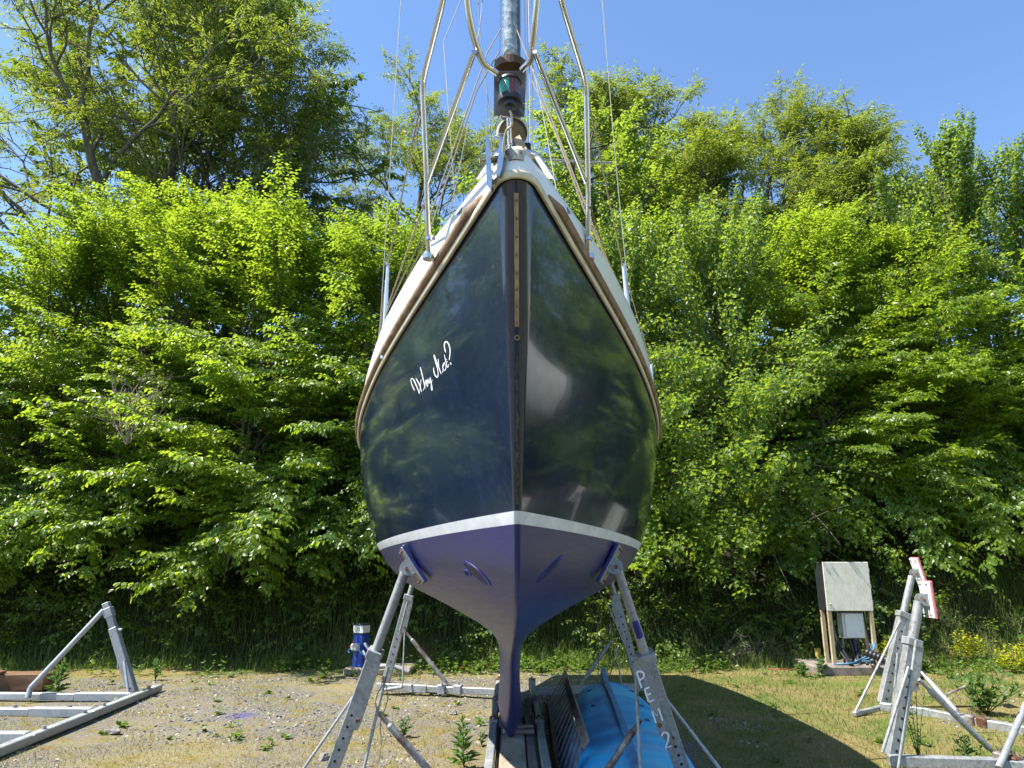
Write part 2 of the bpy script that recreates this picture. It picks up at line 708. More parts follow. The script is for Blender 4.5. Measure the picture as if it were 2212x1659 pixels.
sweep(two_sided(), [(0.0045, -0.022), (0.014, -0.022), (0.019, -0.015), (0.019, 0.004), (0.014, 0.010), (0.0045, 0.010)], mb)
weld(mb.build('rail_lip', M['cream'], yacht, smooth=45), 0.0003)
for side in (-1, 1):
    mb = MB()
    sweep(sheer_path(side, y_from=2.62), [(0.011, 0.012), (0.030, 0.012), (0.038, 0.022), (0.041, 0.038), (0.037, 0.052), (0.028, 0.060), (0.009, 0.062)], mb, fade=3)
    mb.build('rub_rail', M['teak'], yacht, smooth=50)
# deck
mb = MB()
sp_a, sp_b = sheer_path(-1, dz=0.07, inset=0.05), sheer_path(1, dz=0.07, inset=0.05)
for i in range(3, len(sp_a) - 1):
    l0, l1, r0, r1 = sp_a[i][0], sp_a[i + 1][0], sp_b[i][0], sp_b[i + 1][0]
    c0, c1 = (l0 + r0) / 2 + Vector((0, 0, 0.03)), (l1 + r1) / 2 + Vector((0, 0, 0.03))
    mb.add([l0, c0, r0, l1, c1, r1], [(0, 1, 4, 3), (1, 2, 5, 4)])
mb.build('deck', M['deck'], yacht, smooth=True)
# coachroof and cockpit coaming
mb = MB()
rings = []
for (y, w, h) in ((4.7, 0.35, 0.02), (5.0, 0.5, 0.16), (5.6, 0.66, 0.24), (7.6, 0.80, 0.30), (8.9, 0.78, 0.34), (9.0, 0.78, 0.02)):
    z0 = z_sheer(y) + 0.08
    rings.append([(CX - w, y, z0), (CX - w * 0.88, y, z0 + h), (CX - w * 0.4, y, z0 + h * 1.12), (CX + w * 0.4, y, z0 + h * 1.12), (CX + w * 0.88, y, z0 + h), (CX + w, y, z0)])
vs = [p for r in rings for p in r]
fs = []
for i in range(len(rings) - 1):
    for j in range(5):
        fs.append((i * 6 + j, i * 6 + j + 1, (i + 1) * 6 + j + 1, (i + 1) * 6 + j))
fs.append((0, 1, 2, 3, 4, 5)[::-1])
fs.append(tuple(30 + j for j in range(6)))
mb.add(vs, fs)
coach = mb.build('coachroof', M['white_gel'], yacht, smooth=35)
for side in (-1, 1):
    for y0 in (5.9, 7.0):
        m2 = MB()
        w = interp(y0 + 0.35, [5.6, 7.6], [0.66, 0.80])
        z0 = z_sheer(y0) + 0.20
        m2.box((CX + side * (w * 0.955 + 0.012), y0 + 0.35, z0), (0.02, 0.65, 0.12), bev=0.01)
        m2.build('window', M['black'], coach)
mb = MB()
for side in (-1, 1):
    mb = MB()
    mb.beam((CX + side * 0.62, 9.1, 2.84), (CX + side * 0.5, 10.5, 2.88), 0.05, 0.2, bev=0.02)
    mb.build('cockpit_coaming', M['white_gel'], yacht)
mb = MB()
mb.prism([(CX - 0.02, 9.4, 1.5), (CX - 0.02, 9.95, 1.5), (CX - 0.02, 9.8, 0.5), (CX - 0.02, 9.35, 0.45)], (0.04, 0, 0))
mb.build('rudder', M['antifoul'], yacht)

# stem details
def stem(z, off=0.0):
    yy = interp(z, YZ, YL) - off
    return Vector((cxf(yy, z), yy, z))
mb = MB()
zs = [2.985 - i * (2.985 - 2.506) / 14 for i in range(15)]
vs, fs = [], []
for z in zs:
    for (a, b) in ((-0.0085, 0.0005), (-0.0085, 0.0055), (0.0085, 0.0055), (0.0085, 0.0005)):
        vs.append(stem(z, b - 0.0006) + Vector((a, 0, 0)))
for i in range(14):
    for j in range(4):
        j2 = (j + 1) % 4
        fs.append((i * 4 + j, i * 4 + j2, (i + 1) * 4 + j2, (i + 1) * 4 + j))
fs += [(0, 1, 2, 3), (56, 59, 58, 57)]
mb.add(vs, fs)
strip = mb.build('stem_strip', M['bronze'], yacht)
for z in (2.96, 2.895, 2.83, 2.765, 2.70, 2.64, 2.58, 2.52):
    mb = MB()
    c = stem(z, 0.0055)
    mb.tube([c + Vector((0, 0.002, 0)), c + Vector((0, -0.0018, -0.0004))], 0.0052, 10)
    mb.build('screw', M['rust_bolt'], strip)
mb = MB()
c = stem(2.468, 0.0)
n1 = Vector((0, -1, -0.43)).normalized()
mb.tube([c - n1 * 0.01, c + n1 * 0.004], 0.011, 16)
dr = mb.build('drain_fitting', M['bronze'], yacht)
mb = MB()
mb.tube([c + n1 * 0.004, c + n1 * 0.0052], 0.0065, 14)
mb.build('drain_hole', M['hole'], dr)
# algae streak down the lower stem
alg = NT('algae_stain')
an = alg.noise(90, 5, 0.7)
alg.set('Base Color', alg.ramp(an, [(0.4, (0.02, 0.018, 0.02)), (0.55, (0.07, 0.075, 0.03)), (0.7, (0.16, 0.15, 0.10))])).set('Roughness', 0.9)
alg.bump(an, 0.7, 0.004)
mb = MB()
vs, fs = [], []
rg = random.Random(5)
zz = 2.40
k = 0
while zz > 1.83:
    w = (0.0035 + 0.0035 * rg.random()) * (1.0 if zz < 2.2 else .6)
    x = 0.002 * math.sin(k * 0.7) - 0.001
    vs += [stem(zz, 0.0004) + Vector((x - w, 0, 0)), stem(zz, 0.003) + Vector((x, 0, 0)), stem(zz, 0.0004) + Vector((x + w, 0, 0))]
    zz -= 0.012
    k += 1
for i in range(k - 1):
    fs += [(i * 3, i * 3 + 1, i * 3 + 4, i * 3 + 3), (i * 3 + 1, i * 3 + 2, i * 3 + 5, i * 3 + 4)]
mb.add(vs, fs)
mb.build('algae_streak', alg.m, yacht)


def hull_hit(u, v, off=0.0):
    """where the sight line through (u, v) meets the hull, lifted off the surface by off"""
    d = P(u, v, 1.0) - CAM
    prev = None
    Y = 2.3
    while Y < 10:
        p = CAM + d * Y
        inside = abs(p.x - cxf(p.y, p.z)) <= half(min(3.2, max(0.15, p.z)), p.y) if p.y > interp(p.z, YZ, YL) else False
        if inside:
            a, b = Y - 0.01, Y
            for _ in range(30):
                m_ = (a + b) / 2
                q = CAM + d * m_
                if q.y > interp(q.z, YZ, YL) and abs(q.x - cxf(q.y, q.z)) <= half(q.z, q.y):
                    b = m_
                else:
                    a = m_
            q = CAM + d * a
            s = 1 if q.x > cxf(q.y, q.z) else -1
            e = 0.01
            gx = s
            gy = -(half(q.z, q.y + e) - half(q.z, q.y - e)) / (2 * e)
            gz = -(half(q.z + e, q.y) - half(q.z - e, q.y)) / (2 * e)
            n_ = Vector((gx, gy, gz)).normalized()
            return q + n_ * off, n_
        Y += 0.01
    return None, None


# "Why Not?" lettering: strokes with a width per point, laid on the port bow
def chaikin(pts, k=2):
    for _ in range(k):
        out = [pts[0]]
        for a, b in zip(pts[:-1], pts[1:]):
            out.append(tuple(a[i] * 0.75 + b[i] * 0.25 for i in range(len(a))))
            out.append(tuple(a[i] * 0.25 + b[i] * 0.75 for i in range(len(a))))
        out.append(pts[-1])
        pts = out
    return pts


LET = {
 'W': [[(348, 1430, 20), (300, 1330, 20), (268, 1230, 16), (262, 1170, 14), (280, 1142, 16), (310, 1155, 22), (345, 1205, 26), (400, 1330, 24), (468, 1512, 14)],
       [(385, 1145, 16), (430, 1215, 24), (468, 1285, 24), (520, 1465, 14)],
       [(468, 1505, 10), (482, 1400, 10), (500, 1300, 12), (508, 1175, 14)]],
 'h': [[(486, 882, 18), (520, 1010, 22), (560, 1180, 22), (605, 1388, 16)], [(556, 1435, 12), (580, 1385, 10), (578, 1360, 8)],
       [(600, 1370, 10), (605, 1260, 14), (622, 1180, 18), (640, 1200, 20), (638, 1280, 18), (655, 1338, 16), (672, 1330, 10)]],
 'y': [[(668, 1330, 10), (660, 1240, 14), (664, 1135, 14), (680, 1210, 16), (690, 1280, 16), (712, 1215, 12), (720, 1120, 14)],
       [(722, 1120, 14), (738, 1230, 20), (765, 1330, 20), (775, 1430, 16), (758, 1432, 12), (745, 1370, 12), (748, 1270, 10), (770, 1175, 12)]],
 'N': [[(800, 890, 14), (805, 960, 20), (830, 1060, 24), (875, 1125, 28), (905, 1105, 24), (912, 1040, 16), (905, 950, 14), (870, 820, 20), (830, 690, 20), (805, 610, 12), (815, 580, 12), (838, 640, 14), (875, 760, 24), (930, 900, 26), (985, 1045, 16)],
       [(912, 685, 14), (925, 800, 16), (928, 900, 12)]],
 'o': [[(1008, 1008, 14), (1040, 930, 10), (1020, 900, 12), (1018, 850, 18), (1045, 775, 18), (1065, 770, 14), (1060, 800, 16), (1022, 860, 18), (1025, 930, 18), (1055, 968, 18), (1085, 940, 16), (1098, 880, 14), (1090, 830, 12), (1065, 815, 10)]],
 't': [[(1060, 585, 14), (1075, 680, 18), (1098, 770, 18), (1125, 880, 18), (1145, 890, 14), (1165, 800, 10)], [(1092, 720, 14), (1115, 685, 14)], [(1100, 790, 10), (1140, 735, 12)]],
 'q': [[(1092, 528, 18), (1072, 470, 26), (1055, 380, 24), (1062, 300, 26), (1100, 268, 30), (1145, 300, 28), (1185, 400, 22), (1198, 500, 22), (1185, 620, 20), (1172, 710, 16)], [(1202, 765, 20), (1218, 822, 26)]],
}
name_root = None
for key, strokes in LET.items():
    mb = MB()
    for si, st in enumerate(strokes):
        st = chaikin([(float(a), float(b), float(c)) for a, b, c in st], 2)
        L, R = [], []
        for i, (x, y, w) in enumerate(st):
            a = st[max(0, i - 1)]; b = st[min(len(st) - 1, i + 1)]
            tx, ty = b[0] - a[0], b[1] - a[1]
            tl = math.hypot(tx, ty) or 1
            nx, ny = -ty / tl, tx / tl
            for sg, arr in ((1, L), (-1, R)):
                px, py = x + sg * nx * w * 0.5, y + sg * ny * w * 0.5
                u = (1600 + px / 5.923) * 0.54004
                v = (1320 + py / 5.923) * 0.54004
                arr.append(hull_hit(u, v, 0.0016 + 0.0004 * si)[0])
        vs = []
        for l, r in zip(L, R):
            vs += [l, r]
        mb.add(vs, [(2 * i, 2 * i + 1, 2 * i + 3, 2 * i + 2) for i in range(len(L) - 1)])
    o = mb.build('letter', M['white_paint'], yacht)
    o['label'] = {'q': 'white question mark'}.get(key, 'white script letter ' + key)

# hull fittings: skin fitting and two long recesses in the underbody, inside painted dark as shade, lip lighter
def decal(u, v, pts, off, name, mat, parent=yacht, dep=0.006):
    mb = MB()
    n_ = len(pts)
    top, bot = [], []
    for (a, b) in pts:
        p, nn = hull_hit(u + a, v + b, off)
        top.append(p)
        bot.append(p - nn * dep)
    mb.add(top + bot, [tuple(range(n_))] + [(i, (i + 1) % n_, n_ + (i + 1) % n_, n_ + i) for i in range(n_)])
    return mb.build(name, mat, parent)


def lens_pts(dx, dy, w, n=14):
    L = math.hypot(dx, dy)
    tx, ty = dx / L, dy / L
    nx, ny = -ty, tx
    out = []
    for i in range(2 * n):
        a = math.pi * i / n
        s = -math.cos(a)
        k = math.sin(a)
        out.append((tx * s * L / 2 + nx * k * w / 2, ty * s * L / 2 + ny * k * w / 2))
    return out


rec_mat = simple('recess_shade', (0.006, 0.008, 0.05), 0.5, var=0.3, scale=30)
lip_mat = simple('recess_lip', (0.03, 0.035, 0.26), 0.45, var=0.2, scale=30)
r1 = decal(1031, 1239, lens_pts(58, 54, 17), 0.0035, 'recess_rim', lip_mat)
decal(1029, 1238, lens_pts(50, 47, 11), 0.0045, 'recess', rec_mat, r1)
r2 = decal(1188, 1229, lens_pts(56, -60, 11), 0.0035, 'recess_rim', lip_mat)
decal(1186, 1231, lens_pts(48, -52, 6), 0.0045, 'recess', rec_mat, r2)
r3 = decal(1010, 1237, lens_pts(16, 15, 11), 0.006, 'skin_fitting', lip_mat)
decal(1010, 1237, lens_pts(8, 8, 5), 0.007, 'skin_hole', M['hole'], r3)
# bow gunwale grey patches (fairlead plates)

# ------------------------------------------------------------------ bow fittings, pulpit and rig
def smooth_path(pts, n=6):
    """Catmull-Rom through the points"""
    pts = [Vector(p) for p in pts]
    q = [pts[0] * 2 - pts[1]] + pts + [pts[-1] * 2 - pts[-2]]
    out = []
    for i in range(1, len(q) - 2):
        for k in range(n):
            t = k / n
            a, b, c, d = q[i - 1], q[i], q[i + 1], q[i + 2]
            out.append(0.5 * ((2 * b) + (c - a) * t + (2 * a - 5 * b + 4 * c - d) * t * t + (3 * b - a - 3 * c + d) * t ** 3))
    out.append(pts[-1])
    return out


def fillet(pts, rad=0.12, n=6):
    pts = [Vector(p) for p in pts]
    out = [pts[0]]
    for a, b, c in zip(pts[:-2], pts[1:-1], pts[2:]):
        d1, d2 = (a - b), (c - b)
        r1, r2 = min(rad, d1.length * .45), min(rad, d2.length * .45)
        p0, p1 = b + d1.normalized() * r1, b + d2.normalized() * r2
        for k in range(n + 1):
            t = k / n
            out.append(p0 * (1 - t) ** 2 + b * 2 * t * (1 - t) + p1 * t * t)
    out.append(pts[-1])
    return out


mats2 = None
for s in (-1, 1):
    if s < 0:
        base, mid, knee = P(926, 552, 3.12), P(921, 372, 2.93), P(912, 178, 2.76)
        top1, top2 = P(957, 0, 2.36), P(988, -160, 2.10)
        u0, u1, u2, u3 = P(1003, -70, 2.07), P(1013, 30, 2.14), P(1030, 100, 2.21), P(1073, 158, 2.31)
        br0, br1 = P(1024, 112, 2.20), P(922, 397, 2.955)
    else:
        base, mid, knee = P(1271, 552, 3.12), P(1270, 380, 2.93), P(1266, 178, 2.76)
        top1, top2 = P(1212, 0, 2.36), P(1184, -160, 2.10)
        u0, u1, u2, u3 = P(1167, -70, 2.07), P(1157, 30, 2.14), P(1150, 95, 2.21), P(1128, 150, 2.31)
        br0, br1 = P(1155, 112, 2.20), P(1266, 395, 2.955)
    mb = MB()
    path = fillet([base, mid, knee, top1, top2], 0.07) + smooth_path([top2 * .3 + u0 * .7 + Vector((0, -.03, 0.03)), u0, u1, u2, (u2 + u3) / 2 + Vector((-.012 * s * -1, 0, -.012)), u3], 6)
    mb.tube(path, 0.0125, 14)
    mb.build('pulpit_rail', M['steel'], yacht, smooth=60)
    mb = MB()
    mb.tube([br0, br1], 0.0100, 12)
    mb.build('pulpit_brace', M['steel'], yacht, smooth=60)
    mb = MB()
    c = P(541 if 0 else (927 if s < 0 else 1271), 515, 3.08)
    mb.tube([c - Vector((0, 0, .012)), c + Vector((0, 0, .012))], 0.018, 14)
    mb.tube([c, c + Vector((-s * .03, 0, 0))], 0.008, 8)
    mb.build('rail_clamp', M['steel'], yacht, smooth=40)
    mb = MB()
    mb.tube([base - Vector((0, 0, .02)), base + Vector((0, 0, .006))], 0.028, 16)
    mb.build('rail_foot', M['steel'], yacht, smooth=40)
    # stanchions with taper and lug
    a, b = (P(829, 742, 4.28), P(838, 572, 4.25)) if s < 0 else (P(1361, 712, 4.28), P(1346, 572, 4.25))
    mb = MB()
    mb.tube([a - Vector((0, 0, .1)), a, a * .55 + b * .45, b], [0.017, 0.017, 0.0135, 0.010], 12)
    st = mb.build('stanchion', M['alu'], yacht, smooth=60)
    mb = MB()
    mb.tube([b - Vector((0.012, 0, 0)), b + Vector((0.012, 0, 0))], 0.012, 10)
    mb.build('stanchion_eye', M['steel'], st, smooth=50)
    mb = MB()
    lp = a * .35 + b * .65 + Vector((-.02 * s, 0, -.18))
    mb.tube([lp + Vector((.016 * math.cos(t * .785), 0, .022 * math.sin(t * .785))) for t in range(8)], 0.0035, 6)
    mb.build('shackle', M['steel'], st, smooth=50)
    for yy in (6.2, 8.1, 9.9):
        bb = half(z_sheer(yy), yy) - 0.06
        mb = MB()
        p0 = Vector((CX + s * bb, yy, z_sheer(yy) + .06))
        mb.tube([p0, p0 + Vector((0, 0, .62))], [0.017, 0.011], 10)
        mb.build('stanchion', M['alu'], yacht, smooth=60)


def line(name, pts, r, mat, sag=0.0, n=10):
    pts = [Vector(p) for p in pts]
    if sag and len(pts) == 2:
        a, b = pts
        pts = [a.lerp(b, i / n) + Vector((0, 0, -sag * 4 * (i / n) * (1 - i / n))) for i in range(n + 1)]
    mb = MB()
    mb.tube(pts, r, 6)
    return mb.build(name, mat, yacht, smooth=60)


MT = Vector((CX - .01, 5.05, 12.6))
# guard wires
for s in (-1, 1):
    sx = lambda u: u if s < 0 else 2212 - u
    end = Vector((CX + s * (half(z_sheer(6.2), 6.2) - .06), 6.2, z_sheer(6.2) + .68))
    e2 = Vector((CX + s * (half(z_sheer(9.9), 9.9) - .06), 9.9, z_sheer(9.9) + .68))
    if s < 0:
        line('guard_wire', [P(913, 205, 2.78), P(837, 574, 4.25), end, e2], 0.0042, M['rope'])
        line('guard_wire', [P(920, 430, 2.98), P(838, 660, 4.27), end - Vector((0, 0, .3)), e2 - Vector((0, 0, .3))], 0.0042, M['rope'])
        line('shroud', [MT, P(866, 0, 5.0), P(822, 690, 4.86), P(811, 792, 4.84)], 0.0036, M['wire'])
        line('shroud', [Vector((CX - .05, 5.0, 7.4)), P(958, 90, 4.9), P(984, 440, 4.5), P(988, 470, 4.45)], 0.0035, M['wire'])
        line('sheet', [P(1082, 62, 4.7), P(1052, 115, 4.4), P(922, 486, 3.25), P(838, 668, 4.15), P(818, 735, 4.6)], 0.0046, M['rope'])
        line('sheet', [P(1078, 112, 4.5), P(1030, 195, 4.2), P(926, 505, 3.4), P(836, 690, 4.2)], 0.005, M['rope'])
        line('halyard', [P(1011, 272, 4.4), P(985, 400, 4.0), P(962, 505, 3.8)], 0.0035, M['rope'])
        line('inner_wire', [P(1033, -30, 5.0), P(1036, 60, 4.9), P(1057, 240, 4.6), P(1063, 330, 4.5)], 0.0036, M['wire'])
        line('inner_wire', [P(1046, -30, 5.0), P(1036, 60, 4.9), P(1028, 110, 4.8)], 0.0036, M['wire'])
        line('inner_wire', [P(1053, 190, 4.6), P(1054, 345, 4.5)], 0.0035, M['wire'])
    else:
        line('guard_wire', [P(1268, 200, 2.78), P(1345, 574, 4.25), end, e2], 0.0042, M['rope'])
        line('guard_wire', [P(1274, 445, 2.98), P(1357, 700, 4.27), end - Vector((0, 0, .3)), e2 - Vector((0, 0, .3))], 0.0042, M['rope'])
        line('shroud', [MT, P(1301, 0, 5.0), P(1330, 350, 4.9), P(1369, 745, 4.85)], 0.0036, M['wire'])
        line('sheet', [P(1117, 65, 4.7), P(1150, 150, 4.4), P(1272, 462, 3.25), P(1357, 690, 4.15)], 0.0046, M['rope'])
        line('sheet', [P(1150, 175, 4.3), P(1205, 300, 4.0), P(1272, 480, 3.4), P(1340, 620, 4.2)], 0.005, M['rope'])
        line('halyard', [P(1148, 128, 4.5), P(1175, 255, 4.3), P(1207, 440, 3.9)], 0.0035, M['wire'])
        for uu, dv in ((1138, 330), (1142, 400), (1148, 345)):
            line('halyard', [P(uu - 2, -60, 5.0), P(uu + 1, 60, 4.9), P(uu + 3, dv, 4.7)], 0.004, M['wire'])
        line('boat_hook', [P(1152, 344, 4.4), P(1322, 352, 4.4)], 0.008, M['wire'])
for s in (-1, 1):
    sp = Vector((CX + s * .75, 5.1, 8.2))
    line('spreader', [Vector((CX, 5.05, 8.15)), sp], 0.018, M['dark_alu'])
    line('backstay', [MT, Vector((CX + s * .35, 10.8, 2.9))], 0.0036, M['wire'])

# mast: dark oval alloy section
mb = MB()
vs, fs = [], []
for k, z in enumerate((2.95, 6.0, 9.0, 12.7)):
    for j in range(20):
        a = 2 * math.pi * j / 20
        vs.append((CX - .005 + .062 * math.cos(a), 5.05 + .088 * math.sin(a), z))
for k in range(3):
    for j in range(20):
        fs.append((k * 20 + j, k * 20 + (j + 1) % 20, (k + 1) * 20 + (j + 1) % 20, (k + 1) * 20 + j))
fs.append(tuple(60 + j for j in range(20)))
mb.add(vs, fs)
mb.build('mast', M['dark_alu'], yacht, smooth=60)
mb = MB()
mb.tube([(CX, 5.15, 3.95), (CX, 8.9, 4.0)], 0.045, 14)
mb.build('boom', M['dark_alu'], yacht, smooth=60)

# forestay with the rolled headsail: a wrapped spiral of cloth
cloth = NT('rolled_sail_cloth')
cn = cloth.noise(26, 6, 0.7, stretch=(1, 1, .5))
cc = cloth.ramp(cn, [(0.35, (0.07, 0.11, 0.15)), (0.5, (0.20, 0.26, 0.31)), (0.7, (0.40, 0.45, 0.48))])
dn = cloth.noise(7, 5, .7)
cc = cloth.mix(cloth.ramp(dn, [(0.6, 0.0), (0.75, 0.6)]), cc, (0.24, 0.2, 0.08))
cloth.set('Base Color', cc).set('Roughness', 0.8)
cloth.bump(cloth.noise(60, 5, .7), 0.5, 0.006)
FS0 = Vector((CX - .004, 2.66, 3.12))
fdir = (Vector((CX - .01, 5.0, 12.4)) - FS0).normalized()
sA = P(1101, 119, 2.93)
x_ = fdir.cross(Vector((1, 0, 0))).normalized()
y_ = fdir.cross(x_)
vs, fs = [], []
NR, NS = 520, 26
Ls = (Vector((CX - .01, 5.0, 12.4)) - sA).length
sdir = (Vector((CX - .01, 5.0, 12.4)) - sA).normalized()
for i in range(NR):
    s_ = Ls * (i / (NR - 1)) ** 1.6
    r0 = interp(s_, [0, .05, 1.2, 5, Ls], [0.036, 0.034, 0.036, 0.03, 0.018])
    for j in range(NS):
        th = 2 * math.pi * j / NS
        ph = (th / (2 * math.pi) + s_ / 0.052) % 1.0
        r = r0 * (0.80 + 0.32 * ph ** 1.6 + 0.03 * math.sin(3 * th + s_ * 21) + 0.02 * math.sin(9 * s_ + 5 * th))
        p = sA + sdir * s_ + (x_ * math.cos(th) + y_ * math.sin(th)) * r
        vs.append(p)
for i in range(NR - 1):
    for j in range(NS):
        fs.append((i * NS + j, i * NS + (j + 1) % NS, (i + 1) * NS + (j + 1) % NS, (i + 1) * NS + j))
fs.append(tuple(range(NS)))
mb = MB()
mb.add(vs, fs)
mb.build('furled_headsail', cloth.m, yacht, smooth=35)

# forestay foot, toggle tube and drum
mb = MB()
mb.tube([P(1105, 362, 2.64), P(1104, 330, 2.62)], 0.0165, 14)
mb.tube([P(1104, 332, 2.62), P(1101, 300, 2.60)], 0.0135, 14)
mb.tube([P(1101, 302, 2.60), P(1099, 255, 2.57)], 0.0105, 12)
mb.tube([P(1103, 318, 2.61), P(1103, 315, 2.61)], 0.019, 14)
mb.build('forestay_toggle', M['steel'], yacht, smooth=50)
drumc = P(1106, 290, 2.68)
mb = MB()
vs, fs = [], []
# horizontal-axis guard: open stainless cup facing forward
ax = Vector((0.10, -1, -0.50)).normalized()
ux = ax.cross(Vector((0, 0, 1))).normalized()
uz = ux.cross(ax)
prof = [(0.075, 0.062), (0.0, 0.068), (-0.02, 0.066), (-0.03, 0.05), (-0.03, 0.0)]
prof2 = [(0.075, 0.0590), (0.0, 0.065), (-0.017, 0.062), (-0.026, 0.048), (-0.026, 0.0)]
ring = prof[::-1] + prof2
for (a, r) in ring:
    for j in range(36):
        t = 2 * math.pi * j / 36
        vs.append(drumc + ax * (a - .02) + (ux * math.cos(t) + uz * math.sin(t)) * max(r, .0005))
for i in range(len(ring) - 1):
    for j in range(36):
        fs.append((i * 36 + j, i * 36 + (j + 1) % 36, (i + 1) * 36 + (j + 1) % 36, (i + 1) * 36 + j))
mb.add(vs, fs)
drum = mb.build('furler_drum', simple('brushed_steel', (.6, .56, .5), .42, .6, .15, 20), yacht, smooth=35)
mb = MB()
mb.tube([drumc + ax * -.045, drumc + ax * .02], 0.017, 16)
mb.tube([drumc + ax * .02, drumc + ax * .026], 0.010, 12)
mb.build('drum_hub', M['bronze'], drum, smooth=40)
mb = MB()   # dark drum top plate
mb.tube([P(1100, 246, 2.66), P(1100, 241, 2.67)], 0.04, 20)
mb.build('drum_plate', M['dark_alu'], yacht, smooth=40)

# bow navigation light in its timber and steel bracket
bk_t = mat_wood('bracket_timber', (0.10, 0.06, 0.04), (0.2, 0.14, 0.09), 20, (1, 1, .4))
mb = MB()
A = P(1069, 247, 2.40); B_ = P(1134, 247, 2.40)
nl = P(1101, 196, 2.33)
back = Vector((0, 1, 0.12)).normalized()
vs = []
def bp(u, v, Y):
    return P(u, v, Y)
outl = [(1067, 248), (1067, 165), (1071, 142), (1082, 130), (1102, 124), (1122, 130), (1134, 142), (1137, 165), (1133, 250), (1100, 252)]
mb.prism([P(a, b, 2.415) for a, b in outl], Vector((0, .008, 0)))
brk = mb.build('light_bracket', M['dark_alu'], yacht)
mb = MB()   # curved hood of timber
N_ = 14
vs, fs = [], []
for i in range(N_ + 1):
    a = math.pi * i / N_
    for (rr, zz2) in ((.0620, -.006), (.055, -.006), (.055, .028), (.0620, .028)):
        c = P(1102, 148, 2.36)
        vs.append(c + Vector((-math.cos(a) * rr, -math.sin(a) * rr * .95 + .012, zz2)))
for i in range(N_):
    for j in range(4):
        fs.append((i * 4 + j, i * 4 + (j + 1) % 4, (i + 1) * 4 + (j + 1) % 4, (i + 1) * 4 + j))
fs += [(0, 1, 2, 3), (N_ * 4 + 3, N_ * 4 + 2, N_ * 4 + 1, N_ * 4)]
mb.add(vs, fs)
c = P(1102, 139, 2.36)
mb.box(c + Vector((0, .02, .012)), (.118, .05, .012))
mb.build('bracket_hood', bk_t, brk)
lc = P(1101, 196, 2.335)


def lathe(mb, c, prof, n=28, a0=0.0, a1=2 * math.pi, tilt=None):
    full = abs(a1 - a0 - 2 * math.pi) < 1e-5
    m = n if full else n + 1
    vs, fs = [], []
    for (r, z) in prof:
        for j in range(m):
            a = a0 + (a1 - a0) * j / n
            p = Vector((r * math.cos(a), r * math.sin(a), z))
            if tilt is not None:
                p = tilt @ p
            vs.append(Vector(c) + p)
    for i in range(len(prof) - 1):
        for j in range(m if full else m - 1):
            j2 = (j + 1) % m
            fs.append((i * m + j, i * m + j2, (i + 1) * m + j2, (i + 1) * m + j))
    mb.add(vs, fs)
    return mb


til = Euler((0.0, 0, 0)).to_matrix()
lamp_t = MB()
lathe(lamp_t, lc, [(0.0, .047), (.040, .047), (.044, .042), (.045, .034), (.040, .032)])
lamp = lamp_t.build('navigation_light', M['black'], yacht, smooth=40)
lamp_b = MB()
lathe(lamp_b, lc, [(.040, -.030), (.046, -.032), (.048, -.042), (.046, -.056), (.036, -.060), (0, -.060)])
lamp_b.build('lamp_base', M['black'], lamp, smooth=40)
for nm, a0, a1, col, tc in (('green_lens', math.pi, math.pi * 1.5 - .06, (0.0, 0.22, 0.17), 1), ('red_lens', math.pi * 1.5 - .06, math.pi * 2, (0.10, 0.008, 0.03), 1)):
    t = NT(nm + '_glass')
    rn = t.n.new('ShaderNodeTexWave')
    rn.wave_type = 'BANDS'
    rn.bands_direction = 'Z'
    rn.inputs['Scale'].default_value = 70
    t.l.new(t.tc(), rn.inputs['Vector'])
    t.set('Base Color', t.ramp(t.noise(30, 5, .7), [(0.3, [v * .7 for v in col]), (0.62, col), (0.8, [min(1, v * 1.5 + .05) for v in col])]))
    t.set('Roughness', 0.16).set('Specular IOR Level', 0.8)
    t.bump(rn.outputs['Fac'], 0.35, 0.003)
    mb = MB()
    lathe(mb, lc, [(.040, -.031), (.040, .033)], 12, a0, a1)
    o = mb.build(nm, t.m, lamp, smooth=60)
mb = MB()
lathe(mb, lc + Vector((0, -.012, -.060)), [(0, 0), (.024, 0), (.026, -.008), (.022, -.018), (.012, -.02), (.011, -.034), (0, -.034)], 16)
mb.build('cable_gland', M['black'], lamp, smooth=40)
g0 = lc + Vector((0, -.012, -.094))
mb = MB()
mb.tube(smooth_path([g0, g0 + Vector((.006, 0, -.02)), g0 + Vector((.008, .02, -.05)), g0 + Vector((-.012, .05, -.052)), g0 + Vector((-.024, .09, -.09)), g0 + Vector((-.020, .13, -.115)), g0 + Vector((-.012, .16, -.09))]), 0.0042, 8)
mb.build('lamp_cable', M['cream'], lamp, smooth=60)

# stemhead fitting: saddle plate, roller cheeks, pin with a rope lashing, shackle arm
mb = MB()
vs, fs = [], []
nA = 14
for k, (yy, top_, bs) in enumerate(((2.50, .132, .124), (2.515, .160, .130), (2.55, .182, .138), (2.60, .192, .146), (2.67, .194, .154), (2.73, .19, .160))):
    zb = z_sheer(yy)
    ww = half(zb, yy) + .012
    for i in range(nA + 1):
        a = math.pi * i / nA
        vs.append(Vector((cxf(yy, zb) - math.cos(a) * ww, yy, zb + bs + (top_ - bs) * math.sin(a) ** .55)))
for k in range(5):
    for i in range(nA):
        fs.append((k * (nA + 1) + i, k * (nA + 1) + i + 1, (k + 1) * (nA + 1) + i + 1, (k + 1) * (nA + 1) + i))
mb.add(vs, fs)
mb.build('stemhead_plate', M['steel'], yacht, smooth=40)
mb = MB()   # white moulded nose under the plate
vs, fs = [], []
